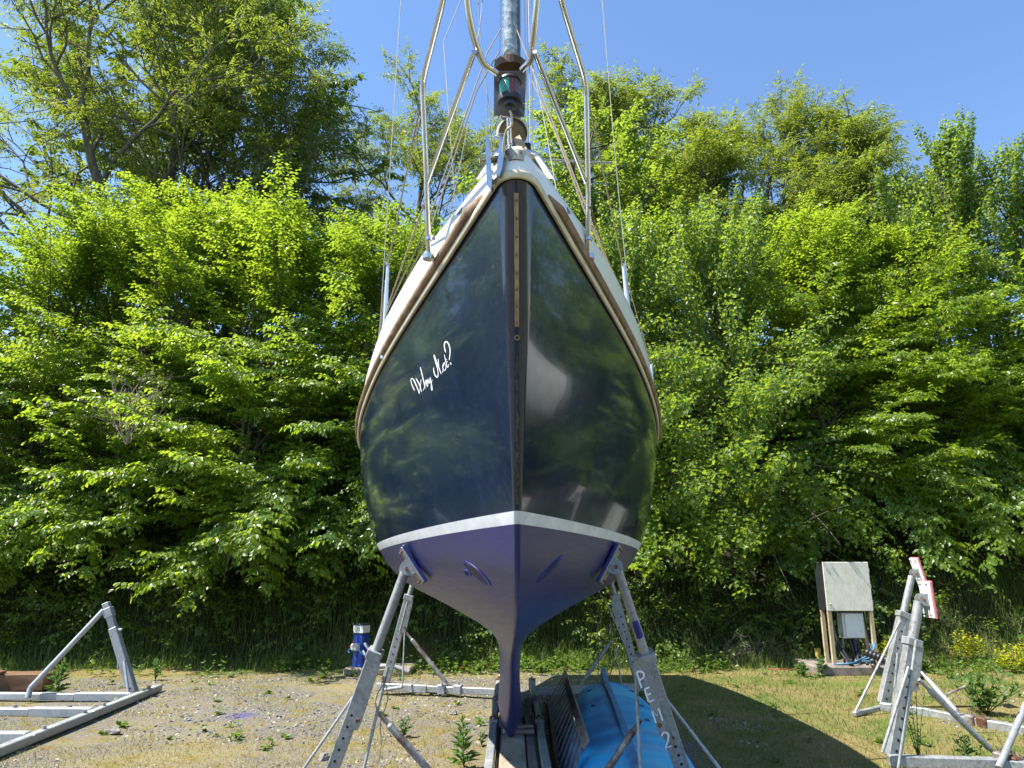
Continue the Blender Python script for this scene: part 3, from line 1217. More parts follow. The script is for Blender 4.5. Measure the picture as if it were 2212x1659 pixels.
for k, (yy, top_, bs) in enumerate(((2.441, .060, .055), (2.446, .105, .070), (2.462, .130, .10), (2.50, .140, .12), (2.60, .145, .13))):
    zb = z_sheer(yy)
    ww = max(.030, half(zb, yy)) + .004
    for i in range(nA + 1):
        a = math.pi * i / nA
        vs.append(Vector((cxf(yy, zb) - math.cos(a) * ww, yy + (.03 - .03 * math.sin(a)), zb + bs + (top_ - bs) * math.sin(a) ** .6)))
for k in range(4):
    for i in range(nA):
        fs.append((k * (nA + 1) + i, k * (nA + 1) + i + 1, (k + 1) * (nA + 1) + i + 1, (k + 1) * (nA + 1) + i))
mb.add(vs, fs)
wg = NT('worn_white_nose')
wn1 = wg.noise(26, 8, .75)
wn2 = wg.noise(9, 4, .6)
wg.set('Base Color', wg.mix(wg.ramp(wn2, [(.4, 0.0), (.62, 1.0)]), (0.68, 0.67, 0.62), wg.ramp(wn1, [(.35, (0.10, 0.08, .05)), (.55, (0.5, 0.47, 0.38)), (.7, (.7, .69, .64))]))).set('Roughness', .7)
wg.bump(wn1, .6, .006)
mb.build('nose_moulding', wg.m, yacht, smooth=50)


def plate_uv(name, uvs, Y, thick, mat, parent=yacht):
    mb = MB()
    mb.prism([P(a, b, Y) for a, b in uvs], Vector(thick))
    return mb.build(name, mat, parent)


plate_uv('roller_cheek', [(1049, 290), (1054, 294), (1058, 310), (1061, 345), (1063, 385), (1061, 412), (1051, 398), (1050, 345)], 2.44, (.006, .045, .01), M['steel'])
plate_uv('roller_cheek', [(1079, 288), (1089, 290), (1089, 330), (1085, 362), (1078, 382), (1072, 368), (1077, 330)], 2.43, (.005, .05, .012), M['steel'])
mb = MB()
mb.tube([P(1036, 348, 2.44), P(1046, 346, 2.445), P(1092, 341, 2.46)], 0.0055, 10)
mb.tube([P(1037, 342, 2.44), P(1037, 352, 2.44)], 0.004, 8)
pin = mb.build('roller_pin', M['bronze'], yacht, smooth=50)
mb = MB()
pa, pb = P(1058, 345, 2.45), P(1078, 343, 2.455)
for k in range(6):
    c0 = pa.lerp(pb, k / 5.5)
    c1 = pa.lerp(pb, (k + .9) / 5.5)
    mb.tube([c0, c1], 0.0135 if k % 2 else 0.012, 10)
mb.build('lashing', M['rope'], pin, smooth=50)
mb = MB()
mb.tube(smooth_path([P(1070, 295, 2.50), P(1080, 289, 2.50), P(1092, 292, 2.50), P(1082, 298, 2.50), P(1072, 297, 2.50)]), 0.003, 6)
mb.build('twist_shackle', M['steel'], pin, smooth=50)
# pale lever (tack swivel arm) slanting down to the right
mb = MB()
mb.prism([P(1108, 300, 2.60), P(1122, 291, 2.60), P(1145, 332, 2.56), P(1147, 342, 2.56), P(1143, 350, 2.56), P(1136, 350, 2.56), P(1128, 344, 2.56)], (0, .018, .004))
lev = mb.build('tack_lever', simple('aged_ivory_alloy', (0.46, 0.36, 0.22), .5, .1, .3, 30), yacht)
mb = MB()
q = P(1138, 343, 2.56)
mb.tube([q + Vector((0, -.004, 0)), q + Vector((0, .002, 0))], .006, 12)
q = P(1132, 322, 2.575)
mb.box(q + Vector((0, -.001, 0)), (.006, .003, .022), Euler((0, -.4, 0)).to_matrix())
mb.build('lever_pin', M['rust_bolt'], lev)
line('furling_line', [P(1143, 350, 2.6), P(1149, 366, 2.66), P(1160, 385, 2.8)], .0055, simple('red_line', (0.2, 0.04, 0.03), .9, var=.4, scale=150))
mb = MB()
mb.box(P(1140, 318, 2.72), (.028, .03, .035), bev=.006)
mb.build('turning_block', M['black'], yacht)
mb = MB()
mb.box(P(1089, 340, 2.78), (.016, .02, .09), bev=.004)
mb.box(P(1113, 336, 2.78), (.012, .02, .10), bev=.004)
mb.build('tang', M['dark_alu'], yacht)
# dark plates let into the gunwale (fairleads)
for s in (-1, 1):
    yy = 3.12
    pp = sheer_path(s, y_from=2.86, y_to=3.02, n=4)
    mb = MB()
    prof_ = [(.012, .085), (.016, .087), (.016, .13), (.011, .128)]
    sweep(pp, prof_, mb)
    mb.build('fairlead', M['dark_alu'], yacht)

# ------------------------------------------------------------------ props and cradles
def arm_rot(a, b, up=(0, -1, 0)):
    y = (Vector(b) - Vector(a)).normalized()
    x = y.cross(Vector(up)).normalized()
    z = x.cross(y)
    return Matrix((x, y, z)).transposed()


def holes(mb, a, b, n, off, r, frac0=0.05, frac1=0.95):
    """thin dark discs standing 1 mm proud on a face; off = outward offset vector (unit*dist)"""
    a, b = Vector(a), Vector(b)
    o = Vector(off)
    for i in range(n):
        c = a.lerp(b, frac0 + (frac1 - frac0) * i / max(1, n - 1)) + o
        mb.tube([c - o.normalized() * .004, c + o.normalized() * .0012], r, 10)


def prop(root, foot, top, split, w=0.085, tube_r=0.028, n_holes=9, mat='galv', letters=None, hole_to=0.55, gusset=1, plate_side=1, rods=(), strut=None, pad=None, pad_mat=None):
    foot, top = Vector(foot), Vector(top)
    col = foot.lerp(top, split)
    d = (top - foot).normalized()
    x = d.cross(Vector((0, 1, 0))).normalized()      # horizontal across
    if x.x < 0:
        x = -x
    nf = x.cross(d)
    if nf.y > 0:
        nf = -nf
    # channel
    mb = MB()
    mb.beam(foot, col, w, w * .85, up=nf, bev=.006)
    ch = mb.build('channel_post', M[mat], root)
    for i in range(n_holes):
        c = foot.lerp(col, 0.06 + (hole_to - .06) * i / max(1, n_holes - 1)) + nf * (w * .425)
        m2 = MB()
        m2.tube([c - nf * .004, c + nf * .0012], w * .11, 12)
        m2.build('bolt_hole', M['hole'], ch)
    mb = MB()
    c0 = foot.lerp(top, split - .012)
    mb.beam(c0 - d * .03, c0 + d * .035, w * 1.22, w * 1.1, up=nf, bev=.005)
    mb.build('collar', M[mat], root)
    mb = MB()
    mb.tube([col - d * .1, top], tube_r, 18)
    tb = mb.build('telescopic_tube', M[mat], root, smooth=50)
    # gusset plate
    g0 = foot.lerp(top, split - .02)
    g1 = foot.lerp(top, split - .26)
    gx = x * plate_side
    mb = MB()
    q = w * .5
    mb.prism([g0 + gx * q * .4 + nf * (w * .43), g0 + gx * (q + .02) + nf * (w * .43), g1 + gx * (q + .035) + nf * (w * .43), g1 - d * .06 + gx * (q + .03) + nf * (w * .43), g1 - d * .07 + gx * q * .4 + nf * (w * .43)], nf * .007)
    gp = mb.build('gusset_plate', M[mat], root)
    bc = g1 + gx * (q + .01) + nf * (w * .43 + .007)
    mb = MB()
    mb.tube([bc, bc + nf * .012], .013, 6)
    mb.build('bolt', M['rust_bolt'], gp)
    for (a, b, r) in rods:
        mb = MB()
        mb.tube([a, b], r, 10)
        mb.build('brace_rod', M[mat], root, smooth=50)
    if strut:
        a, b, r, m_ = strut
        a, b = Vector(a), Vector(b)
        mb = MB()
        mb.tube([a, a.lerp(b, .12)], r * .62, 12)
        mb.tube([a.lerp(b, .12), a.lerp(b, .14)], [r * .62, r], 12)
        mb.tube([a.lerp(b, .14), a.lerp(b, .86)], r, 14)
        mb.tube([a.lerp(b, .86), a.lerp(b, .88)], [r, r * .6], 12)
        mb.tube([a.lerp(b, .88), b], r * .6, 12)
        so = mb.build('diagonal_strut', M[m_], root, smooth=40)
    if pad:
        cen, nrm, L_, W_ = pad
        nrm = Vector(nrm).normalized()
        yy = nrm.cross(Vector((0, 1, 0))).normalized()     # along the pad, down the hull's slope
        xx = nrm.cross(yy).normalized()
        R = Matrix((xx, yy, nrm)).transposed()
        cen = Vector(cen)
        mb = MB()
        mb.box(cen, (W_, L_, .014), R, bev=.003)
        pl = mb.build('pad_plate', M['white_paint'] if pad_mat else M[mat], root)
        mb = MB()
        mb.box(cen + nrm * .017, (W_ * 1.04, L_ * 1.05, .020), R, bev=.006)
        mb.build('pad_facing', pad_mat or M['blue_paint'], root)
        for sg in (-1, 1):
            mb = MB()
            c = cen - nrm * .035 + xx * sg * tube_r * 1.25
            mb.prism([c + yy * .055 + nrm * .028, c - yy * .055 + nrm * .028, c - yy * .045 - nrm * .02, c - yy * .015 - nrm * .045, c + yy * .02 - nrm * .045, c + yy * .045 - nrm * .02], xx * .006)
            mb.build('pad_bracket', M[mat], root)
        mb = MB()
        c = cen - nrm * .045
        mb.tube([c - xx * (tube_r * 1.25 + .012), c + xx * (tube_r * 1.25 + .02)], .011, 8)
        mb.build('pivot_bolt', M['rust_bolt'], root, smooth=30)
        for a_ in (-.42, .42):
            for b_ in (-.3, .3):
                mb = MB()
                c = cen + yy * a_ * L_ + xx * b_ * W_
                mb.tube([c - nrm * .006, c - nrm * .02], .007, 6)
                mb.build('pad_bolt', M['rust_bolt'], pl)
    return ch


cradle = thing('boat_cradle', 'grey steel cradle with four adjustable props holding up the navy yacht', 'boat cradle', (0.04, 6.8, 0))
# front pair
pf = P(899, 1222, 4.85)
qf, nn = hull_hit(899, 1216)
qf2, nn2 = hull_hit(1309, 1214)
padL = qf - (-nn) * 0 + nn * .034
padR = qf2 + nn2 * .034
footL, footR = Vector((-1.24, 5.02, .06)), Vector((1.17, 5.02, .06))


def gpt(u, v, Y):
    return P(u, v, Y)


topL = padL + nn * .05 + Vector((0, 0, -.01))
topR = padR + nn2 * .05 + Vector((0, 0, -.01))
prop(cradle, footL, topL, .67, w=.078, tube_r=.030, n_holes=9, hole_to=.62, plate_side=1,
     rods=[(P(822, 1420, 4.93), (-1.52, 4.80, .03), .009), (P(838, 1440, 4.90), P(785, 1665, 4.86), .010), (P(785, 1665, 4.86), (-1.02, 4.8, .03), .010)],
     strut=(P(818, 1540, 4.93), (-.34, 5.0, .12), .024, 'galv_rust'), pad=(padL, -nn, .26, .105))
chR = prop(cradle, footR, topR, .655, w=.090, tube_r=.030, n_holes=9, hole_to=.50, plate_side=-1,
     rods=[(P(1392, 1450, 4.93), (1.55, 4.85, .03), .011), (P(1372, 1428, 4.90), P(1383, 1665, 4.84), .0105), (P(1383, 1665, 4.84), (.90, 4.8, .03), .0105)],
     strut=(P(1384, 1555, 4.92), (.46, 5.0, .12), .022, 'galv_rust'), pad=(padR, -nn2, .26, .105))
# rear pair
prop(cradle, (-1.62, 9.6, .05), (-1.26, 9.55, 1.47), .80, w=.10, tube_r=.032, n_holes=10, hole_to=.78, plate_side=1,
     rods=[(P(874, 1368, 9.5), P(869, 1484, 9.4), .010), (P(880, 1300, 9.5), P(862, 1370, 9.5), .009), (P(869, 1484, 9.4), (-1.60, 9.55, .06), .02)],
     strut=(P(877, 1366, 9.5), P(975, 1488, 9.45), .026, 'galv_rust'), pad=((-1.24, 9.5, 1.50), (.6, 0, .8), .3, .2))
prop(cradle, (1.62, 9.6, .05), (1.26, 9.55, 1.47), .80, w=.10, tube_r=.032, n_holes=10, hole_to=.78, plate_side=-1,
     rods=[(P(1330, 1400, 9.5), P(1345, 1492, 9.4), .010), (P(1310, 1300, 9.5), P(1352, 1400, 9.5), .009)],
     strut=(P(1322, 1382, 9.5), P(1255, 1478, 9.45), .024, 'galv'), pad=((1.24, 9.5, 1.50), (-.6, 0, .8), .3, .2))
# rope lashings on the props
mb = MB()
for s, (u0, v0) in ((-1, (822, 1447)),):
    for k in range(4):
        c = P(828, 1462 + 4 * k, 4.86)
        mb.tube([c + Vector((.016 * math.cos(t * .785), .016 * math.sin(t * .785), .004 * t / 8)) for t in range(9)], .0038, 6)
    mb.tube(smooth_path([P(829, 1478, 4.84), P(815, 1500, 4.83), P(812, 1525, 4.83), P(820, 1545, 4.83)]), .0035, 6)
    mb.tube(smooth_path([P(833, 1478, 4.84), P(838, 1505, 4.83), P(832, 1530, 4.83), P(822, 1560, 4.83), P(823, 1610, 4.83), P(818, 1650, 4.83)]), .0035, 6)
mb.build('lashing', M['rope'], cradle, smooth=60)
mb = MB()
for k in range(4):
    c = P(1427, 1494 + 4 * k, 4.83)
    mb.tube([c + Vector((.018 * math.cos(t * .785), .018 * math.sin(t * .785), .004 * t / 8)) for t in range(9)], .004, 6)
mb.tube(smooth_path([P(1427, 1505, 4.83), P(1421, 1530, 4.83), P(1424, 1560, 4.83), P(1432, 1580, 4.83), P(1430, 1545, 4.83), P(1424, 1510, 4.83)]), .0035, 6)
mb.tube(smooth_path([P(1438, 1505, 4.83), P(1446, 1530, 4.83), P(1448, 1570, 4.83), P(1452, 1600, 4.83), P(1453, 1650, 4.83)]), .0035, 6)
mb.build('lashing', M['rope'], cradle, smooth=60)
mb = MB()
mb.tube(smooth_path([P(1300, 1400, 9.4), P(1322, 1350, 9.4), P(1326, 1410, 9.4), P(1320, 1450, 9.4), P(1303, 1505, 9.3)]), .007, 6)
mb.tube(smooth_path([P(1288, 1330, 9.45), P(1293, 1400, 9.45), P(1292, 1470, 9.4), P(1296, 1520, 9.4)]), .006, 6)
mb.build('lashing', simple('grey_rope', (0.09, 0.09, 0.08), .9, var=.3, scale=90), cradle, smooth=60)

# base frame
mb = MB()
mb.beam((-1.70, 9.62, .09), (-1.05, 9.45, .09), .09, .09, bev=.006)
mb.build('cross_beam', M['galv'], cradle)
mb = MB()
mb.beam((-1.10, 9.465, .09), (-.20, 9.25, .09), .075, .075, bev=.006)
mb.build('cross_beam', M['galv'], cradle)
for xx in (-.86, -.66):
    mb = MB()
    mb.box((xx, 9.40 - (xx + .86) * .2, .095), (.10, .115, .115), Euler((0, 0, -.23)).to_matrix(), bev=.01)
    mb.tube([(xx, 9.34, .15), (xx, 9.34, .185)], .014, 6)
    mb.build('beam_clamp', M['galv'], cradle)
mb = MB()
mb.beam((.28, 9.25, .09), (1.70, 9.62, .09), .09, .09, bev=.006)
mb.build('cross_beam', M['galv'], cradle)
for s in (-1, 1):
    mb = MB()
    mb.beam((CX + .03 + s * .24, 5.0, .09), (s * 1.3, 5.02, .09), .09, .09, bev=.006)
    mb.build('cross_beam', M['galv'], cradle)
for xx, nm in ((-.165, 0), (.245, 1)):
    for y0, y1 in ((4.6, 6.9), (6.9, 7.9), (7.9, 9.35)):
        mb = MB()
        w_ = .062 if y0 != 6.9 else .056
        mb.beam((xx, y0 + .004, .17), (xx, y1 - .004, .17), w_, .10, bev=.006)
        mb.build('keel_beam', M['galv'], cradle)
    for yy in (6.92, 7.05, 7.9, 8.05, 9.28):
        mb = MB()
        mb.box((xx, yy, .175), (.085, .05, .125), bev=.008)
        mb.tube([(xx - .0, yy, .237), (xx, yy, .255)], .014, 6)
        bolt = mb.build('beam_clamp', M['galv_rust'], cradle)
for yy in (5.9, 8.9):
    mb = MB()
    mb.beam((-.14, yy, .05), (.22, yy, .05), .08, .07)
    mb.build('keel_crossbar', M['galv'], cradle)


def seg_letter(segs, c, ux, uy, nf, name, w=.0115):
    """strokes drawn on a plate: segs = lists of (a, b) in letter units, c the lower left"""
    mb = MB()
    for k, st in enumerate(segs):
        st = [Vector(c) + ux * a + uy * b + nf * (.0012 + .0004 * k) for a, b in st]
        vs, fs = [], []
        for i, p in enumerate(st):
            t = (st[min(i + 1, len(st) - 1)] - st[max(i - 1, 0)]).normalized()
            n_ = t.cross(nf)
            vs += [p + n_ * w / 2, p - n_ * w / 2]
        mb.add(vs, [(2 * i, 2 * i + 1, 2 * i + 3, 2 * i + 2) for i in range(len(st) - 1)])
    o = mb.build(name, M['white_paint'], cradle)
    return o


dR = (topR - footR).normalized()
xR = dR.cross(Vector((0, 1, 0))).normalized()
if xR.x < 0:
    xR = -xR
nR = xR.cross(dR)
if nR.y > 0:
    nR = -nR


def on_post(u, v):
    """point of the front face of the right-hand post on the sight line"""
    d = (P(u, v, 1.0) - CAM)
    pl = footR + nR * .0515
    t = (pl - CAM).dot(nR) / d.dot(nR)
    return CAM + d * t


def arc(cx, cy, rx, ry, a0, a1, n=8):
    return [(cx + rx * math.cos(math.radians(a0 + (a1 - a0) * i / n)), cy + ry * math.sin(math.radians(a0 + (a1 - a0) * i / n))) for i in range(n + 1)]


Hh, Ww = .105, .04
for ch_, (u, v), segs in (
    ('P', (1389, 1486), [[(0, 0), (0, Hh)], [(0, Hh)] + arc(.012, Hh * .75, .028, Hh * .25, 90, -90) + [(0, Hh * .5)]]),
    ('E', (1404, 1516), [[(0, 0), (0, .085)], [(0, .085), (.034, .085)], [(0, .045), (.030, .045)], [(0, 0), (.036, 0)]]),
    ('M', (1420, 1562), [[(0, 0), (0, .085), (.022, .04), (.044, .085), (.044, 0)]]),
    ('2', (1441, 1617), [arc(.021, .074, .021, .026, 160, -35) + [(.002, .004), (.046, .004)]])):
    o = seg_letter(segs, on_post(u - 3, v), xR, dR, nR, 'painted_letter' if ch_ != '2' else 'painted_digit')
    o['label'] = 'white hand painted ' + ch_
# blue paint marks on the tube
mb = MB()
for (v0, v1, da, db) in ((1368, 1390, -.4, .5),):
    for t_ in (0,):
        pass
cA, cB = footR.lerp(topR, .80), footR.lerp(topR, .73)
vs, fs = [], []
for i in range(5):
    p = cA.lerp(cB, i / 4)
    for j in range(7):
        a = math.radians(-45 + 15 * j) * (1 - .25 * (i == 0))
        vs.append(p + (nR * math.cos(a) + xR * math.sin(a)) * .0308)
for i in range(4):
    for j in range(6):
        fs.append((i * 7 + j, i * 7 + j + 1, (i + 1) * 7 + j + 1, (i + 1) * 7 + j))
mb.add(vs, fs)
mb.build('paint_mark', M['blue_paint'], cradle)

# timber under the keel
def plank(label, c, size, rot=None, mat='timber', name='keel_timber', cat='timber', group=None):
    mb = MB()
    mb.box((0, 0, 0), size, rot, bev=.008)
    o = mb.build(name, M[mat], None, origin=None)
    o.location = c
    ORG[o.name] = Vector(c)
    tag(o, label, cat, group)
    return o


plank('broad sawn timber baulk lying lengthwise under the yacht keel, blue paint spots on it', (.005, 5.62, .135), (.20, 1.95, .10))
plank('narrow grey timber beside the broad baulk, against the right keel beam', (.155, 6.15, .12), (.075, 2.7, .11), mat='timber_grey')
plank('thin pale board edge beside the broad baulk, against the left keel beam', (-.115, 5.9, .10), (.03, 2.4, .08))
plank('short wooden chock across the baulk under the keel toe, blue paint drips', (.055, 6.62, .203), (.27, .11, .030), Euler((0, 0, .06)).to_matrix())
plank('thin wooden wedge lying on the short chock, right under the keel', (.085, 6.66, .231), (.20, .06, .020), Euler((0, -.04, .16)).to_matrix(), name='wedge', cat='wedge')
plank('long timber packing under the rear of the keel between the cradle beams', (.04, 7.95, .085), (.20, 1.9, .12), mat='timber_grey')
spots = bpy.data.objects['keel_timber']
mb = MB()
rg = random.Random(3)
for k in range(16):
    x, y = -.07 + rg.random() * .11, 4.9 + rg.random() * 1.2
    r = .003 + .008 * rg.random() ** 2
    mb.add([(x + r * math.cos(a) * (1 + .3 * rg.random()), y + r * math.sin(a), .1862) for a in [i * 1.05 for i in range(6)]], [(0, 1, 2, 3, 4, 5)])
mb.build('paint_spots', M['blue_paint'], spots)

# ---- empty cradle at the left
cl = thing('boat_cradle', 'empty bright galvanised cradle frame at the left edge with one raised post', 'boat cradle', (-4.6, 9.3, 0))
mb = MB()
A, B2 = Vector((-4.63, 9.32, .06)), P(229, 1302, 9.3)
mid_ = A.lerp(B2, .72)
mb.beam(A, mid_, .105, .09, up=(0, -1, 0), bev=.008)
mb.build('channel_post', M['galv_new'], cl)
mb = MB()
mb.beam(mid_ - (B2 - A) * .04, B2, .082, .07, up=(0, -1, 0), bev=.006)
mb.build('inner_post', M['galv_new'], cl)
mb = MB()
mb.beam(A.lerp(B2, .84), A.lerp(B2, .94), .108, .095, up=(0, -1, 0), bev=.006)
mb.build('collar', M['galv_new'], cl)
mb = MB()
q = A.lerp(B2, .70) + Vector((.075, -.03, 0))
mb.tube([q, q + Vector((.04, 0, 0))], .016, 8)
mb.tube([q + Vector((0.01, 0, -.08)), q + Vector((.05, 0, -.45))], .01, 8)
mb.build('screw_jack', M['galv_new'], cl)
mb = MB()
mb.tube([A.lerp(B2, .055) + Vector((0, -.052, 0)), A.lerp(B2, .055) + Vector((0, -.049, 0))], .014, 10)
mb.build('bolt_hole', M['hole'], cl)
mb = MB()
mb.tube([P(224, 1318, 9.28), P(66, 1486, 9.05)], .032, 12)
mb.tube([P(66, 1486, 9.05), P(60, 1508, 9.02)], .034, 12)
mb.build('diagonal_strut', M['galv_new'], cl, smooth=40)
mb = MB()
mb.tube([P(268, 1428, 9.2), P(278, 1505, 9.1)], .017, 8)
mb.build('brace_rod', M['galv_new'], cl)
xL = lambda y: -4.50 + (9.7 - y) * .055 - .02
for (ya, yb) in ((9.75, 8.05), (8.05, 7.0), (7.0, 5.0)):
    mb = MB()
    mb.beam((xL(ya), ya, .055), (xL(yb), yb + .006, .055), .088, .08, bev=.008)
    mb.build('side_beam', M['galv_new'], cl)
for yy, x1 in ((9.12, -8.2), (8.22, -8.2), (7.08, -8.2)):
    mb = MB()
    xm = xL(yy) - .72
    mb.beam((xL(yy) - .055, yy, .055), (xm, yy + .01, .055), .10, .095, bev=.008)
    mb.build('cross_beam', M['galv_new'], cl)
    mb = MB()
    mb.beam((xm - .003, yy + .01, .055), (x1, yy + .12, .055), .085, .08, bev=.008)
    mb.build('cross_beam', M['galv_new'], cl)
for (xx, yy) in ((xL(9.45), 9.45), (xL(9.3) - .0, 9.28), (xL(8.3), 8.33), (xL(7.95), 7.95), (xL(7.2), 7.22), (-5.2, 9.12), (-5.35, 8.24), (-4.75, 8.22)):
    mb = MB()
    mb.tube([(xx, yy, .095), (xx, yy, .125)], .022, 6)
    mb.build('beam_bolt', M['galv'], cl)
sl = plank('brown weathered timber sleeper on the gravel beyond the empty left cradle', (-7.2, 9.85, .11), (2.3, .30, .20), Euler((0, 0, .08)).to_matrix(), mat='timber_brown', name='timber_sleeper')
plank('short reddish board lying on top of the brown sleeper', (-7.3, 9.72, .235), (1.5, .14, .035), Euler((0, 0, .05)).to_matrix(), mat='timber_brown', name='board', cat='board')
# crumpled plastic sheet
mb = MB()
rg = np.random.default_rng(4)
nx, ny = 26, 10
vs = []
for j in range(ny):
    for i in range(nx):
        e = min(1, min(i, nx - 1 - i, j * 2, (ny - 1 - j) * 2) / 3)
        vs.append((-8.0 + i * .075 + rg.normal() * .015, 8.95 - .3 + j * .045 + rg.normal() * .012, .012 + e * abs(rg.normal()) * .035))
fs = [(j * nx + i, j * nx + i + 1, (j + 1) * nx + i + 1, (j + 1) * nx + i) for j in range(ny - 1) for i in range(nx - 1)]
mb.add(vs, fs)
tag(mb.build('plastic_sheet', simple('white_polythene', (0.6, 0.62, 0.65), .3, var=.1, scale=10), None, origin=(-7.2, 8.8, 0), smooth=30), 'crumpled white plastic sheet on the ground by the brown sleeper', 'plastic sheet')

# ---- cradle at the right with two props
cr = thing('boat_cradle', 'empty weathered cradle at the right with two props topped by red edged white pads', 'boat cradle', (4.0, 7.5, 0))
pink = simple('faded_red_rubber', (0.50, 0.13, 0.14), .8, var=.25, scale=20)
fA, tA = Vector((3.14, 6.42, .05)), P(1999, 1300, 6.4)
tA = Vector((3.53, 6.42, tA.z))
pA = P(2009, 1303, 6.34)
prop(cr, fA, tA + Vector((0, 0, 0)), .74, w=.105, tube_r=.040, n_holes=9, hole_to=.78, plate_side=1,
     rods=[(P(1963, 1440, 6.3), P(1906, 1625, 6.25), .013), (P(1979, 1384, 6.33), P(1940, 1664, 6.25), .013)],
     strut=(P(1985, 1468, 6.36), P(2161, 1640, 6.4), .024, 'galv'), pad=(tA + Vector((.06, -.02, .02)), (1, -.12, .02), .30, .20), pad_mat=pink)
fB, tB = Vector((4.22, 8.7, .05)), Vector((4.74, 8.7, 1.45))
prop(cr, fB, tB, .70, w=.110, tube_r=.040, n_holes=9, hole_to=.80, plate_side=1,
     rods=[(P(1945, 1340, 8.6), P(1846, 1541, 8.25), .013), (P(1939, 1410, 8.6), P(1930, 1519, 8.6), .013)],
     strut=(P(1990, 1452, 8.6), P(2080, 1552, 8.0), .028, 'galv'), pad=(tB + Vector((.07, -.02, .04)), (1, -.12, .22), .34, .21), pad_mat=pink)
for a, b, w_ in ((G(1903, 1526, .05), G(2010, 1540, .05), .085), (G(2010, 1540, .05), G(2100, 1558, .05), .075), (G(2100, 1558, .05), G(2330, 1600, .05), .085),
                 (G(1845, 1543, .03), G(1905, 1528, .03), .05),
                 (G(1920, 1643, .05), G(2150, 1650, .05), .085), (G(2150, 1650, .05), G(2420, 1672, .05), .075)):
    mb = MB()
    mb.beam(a, b, w_, w_, bev=.007)
    mb.build('base_beam', M['galv'], cr)
for (u, v) in ((2070, 1550), (2100, 1556), (2125, 1561), (2165, 1640), (2192, 1648)):
    mb = MB()
    c = G(u, v, .06)
    mb.box(c, (.10, .10, .10), Euler((0, 0, .3)).to_matrix(), bev=.01)
    mb.tube([c + Vector((0, 0, .05)), c + Vector((0, 0, .085))], .015, 6)
    mb.build('beam_clamp', M['galv_rust'], cr)
mb = MB()
mb.tube([P(2216, 1522, 6.5), P(2157, 1660, 6.1)], .026, 12)
mb.build('loose_strut', M['galv'], cr, smooth=50)
for (u0, v0, u1, v1, Y) in ((2052, 1498, 2078, 1480, 7.6),):
    mb = MB()
    mb.tube([P(2046, 1500, 7.4), P(2086, 1482, 7.4)], .012, 8)
    mb.build('handle_bar', M['galv_rust'], cr)

# ------------------------------------------------------------------ electric cabinet
slab = thing('electric_cabinet', 'tall beige metal electric cabinet with black sides on four wooden posts by the bank', 'electric cabinet', (5.2, 11.4, .08))
mb = MB()
mb.box((5.22, 11.55, .06), (1.5, .85, .14), bev=.02)
mb.build('concrete_base', simple('old_concrete', (0.20, 0.17, 0.14), .9, var=.35, scale=8, bump=.5), slab)
dn = NT('cabinet_door')
s1 = dn.noise(6, 7, .75)
dc = dn.ramp(s1, [(.35, (0.62, 0.58, 0.48)), (.6, (0.76, 0.72, 0.62))])
s2 = dn.noise(40, 8, .8, stretch=(1, 1, .25))
dc = dn.mix(dn.ramp(s2, [(.52, 0.0), (.72, .5)]), dc, (0.20, 0.17, 0.12))
dn.set('Base Color', dc).set('Roughness', .36).set('Metallic', .15)
x0, x1, zb, zt, yf = 4.79, 5.49, .90, 1.615, 11.28
mb = MB()
mb.box(((x0 + x1) / 2, yf + .16, (zb + zt) / 2), (x1 - x0, .30, zt - zb), bev=.008)
body = mb.build('cabinet_body', simple('black_steel', (0.02, 0.021, 0.023), .45, var=.2, scale=6), slab)
mb = MB()
mb.box(((x0 + x1) / 2, yf - .0, (zb + zt) / 2), (x1 - x0 + .004, .022, zt - zb + .006), bev=.006)
door = mb.build('cabinet_door', dn.m, slab)
for zz in (zt - .10, zb + .09):
    mb = MB()
    mb.box((x0 + .055, yf - .016, zz), (.026, .010, .034), bev=.003)
    mb.build('door_lock', M['steel'], door)
    mb = MB()
    mb.tube([(x0 + .055, yf - .021, zz), (x0 + .055, yf - .0235, zz)], .006, 8)
    mb.build('key_hole', M['hole'], door)
for zz in (zt - .12, (zt + zb) / 2, zb + .12):
    mb = MB()
    mb.tube([(x1 + .004, yf - .006, zz - .03), (x1 + .004, yf - .006, zz + .03)], .008, 8)
    mb.build('hinge', M['steel'], door)
for (px, py) in ((x0 + .035, yf + .02), (x1 - .035, yf + .02), (x0 + .035, yf + .27), (x1 - .035, yf + .27)):
    mb = MB()
    mb.box((px, py, (.12 + zb) / 2), (.052, .052, zb - .12))
    mb.build('wooden_post', M['post_wood'], slab)
mb = MB()
mb.box((5.20, yf + .17, .68), (.32, .17, .37), bev=.006)
jb = mb.build('junction_box', simple('white_enclosure', (0.62, 0.64, 0.64), .4, var=.06, scale=6), slab)
mb = MB()
mb.box((5.215, yf + .075, .68), (.285, .02, .35), bev=.005)
jd = mb.build('junction_box_lid', simple('white_lid', (0.66, 0.68, 0.68), .35, var=.06, scale=6), slab)
for (a, b) in ((5.30, .79), (5.32, .60), (5.10, .83)):
    mb = MB()
    mb.tube([(a, yf + .065, b), (a, yf + .055, b)], .014, 10)
    mb.build('lid_screw', M['steel'], jd)
cabm = simple('cable_black', (0.015, 0.016, 0.02), .5, var=.2, scale=20)
bl = simple('cable_blue', (0.03, 0.16, 0.30), .5, var=.2, scale=20)
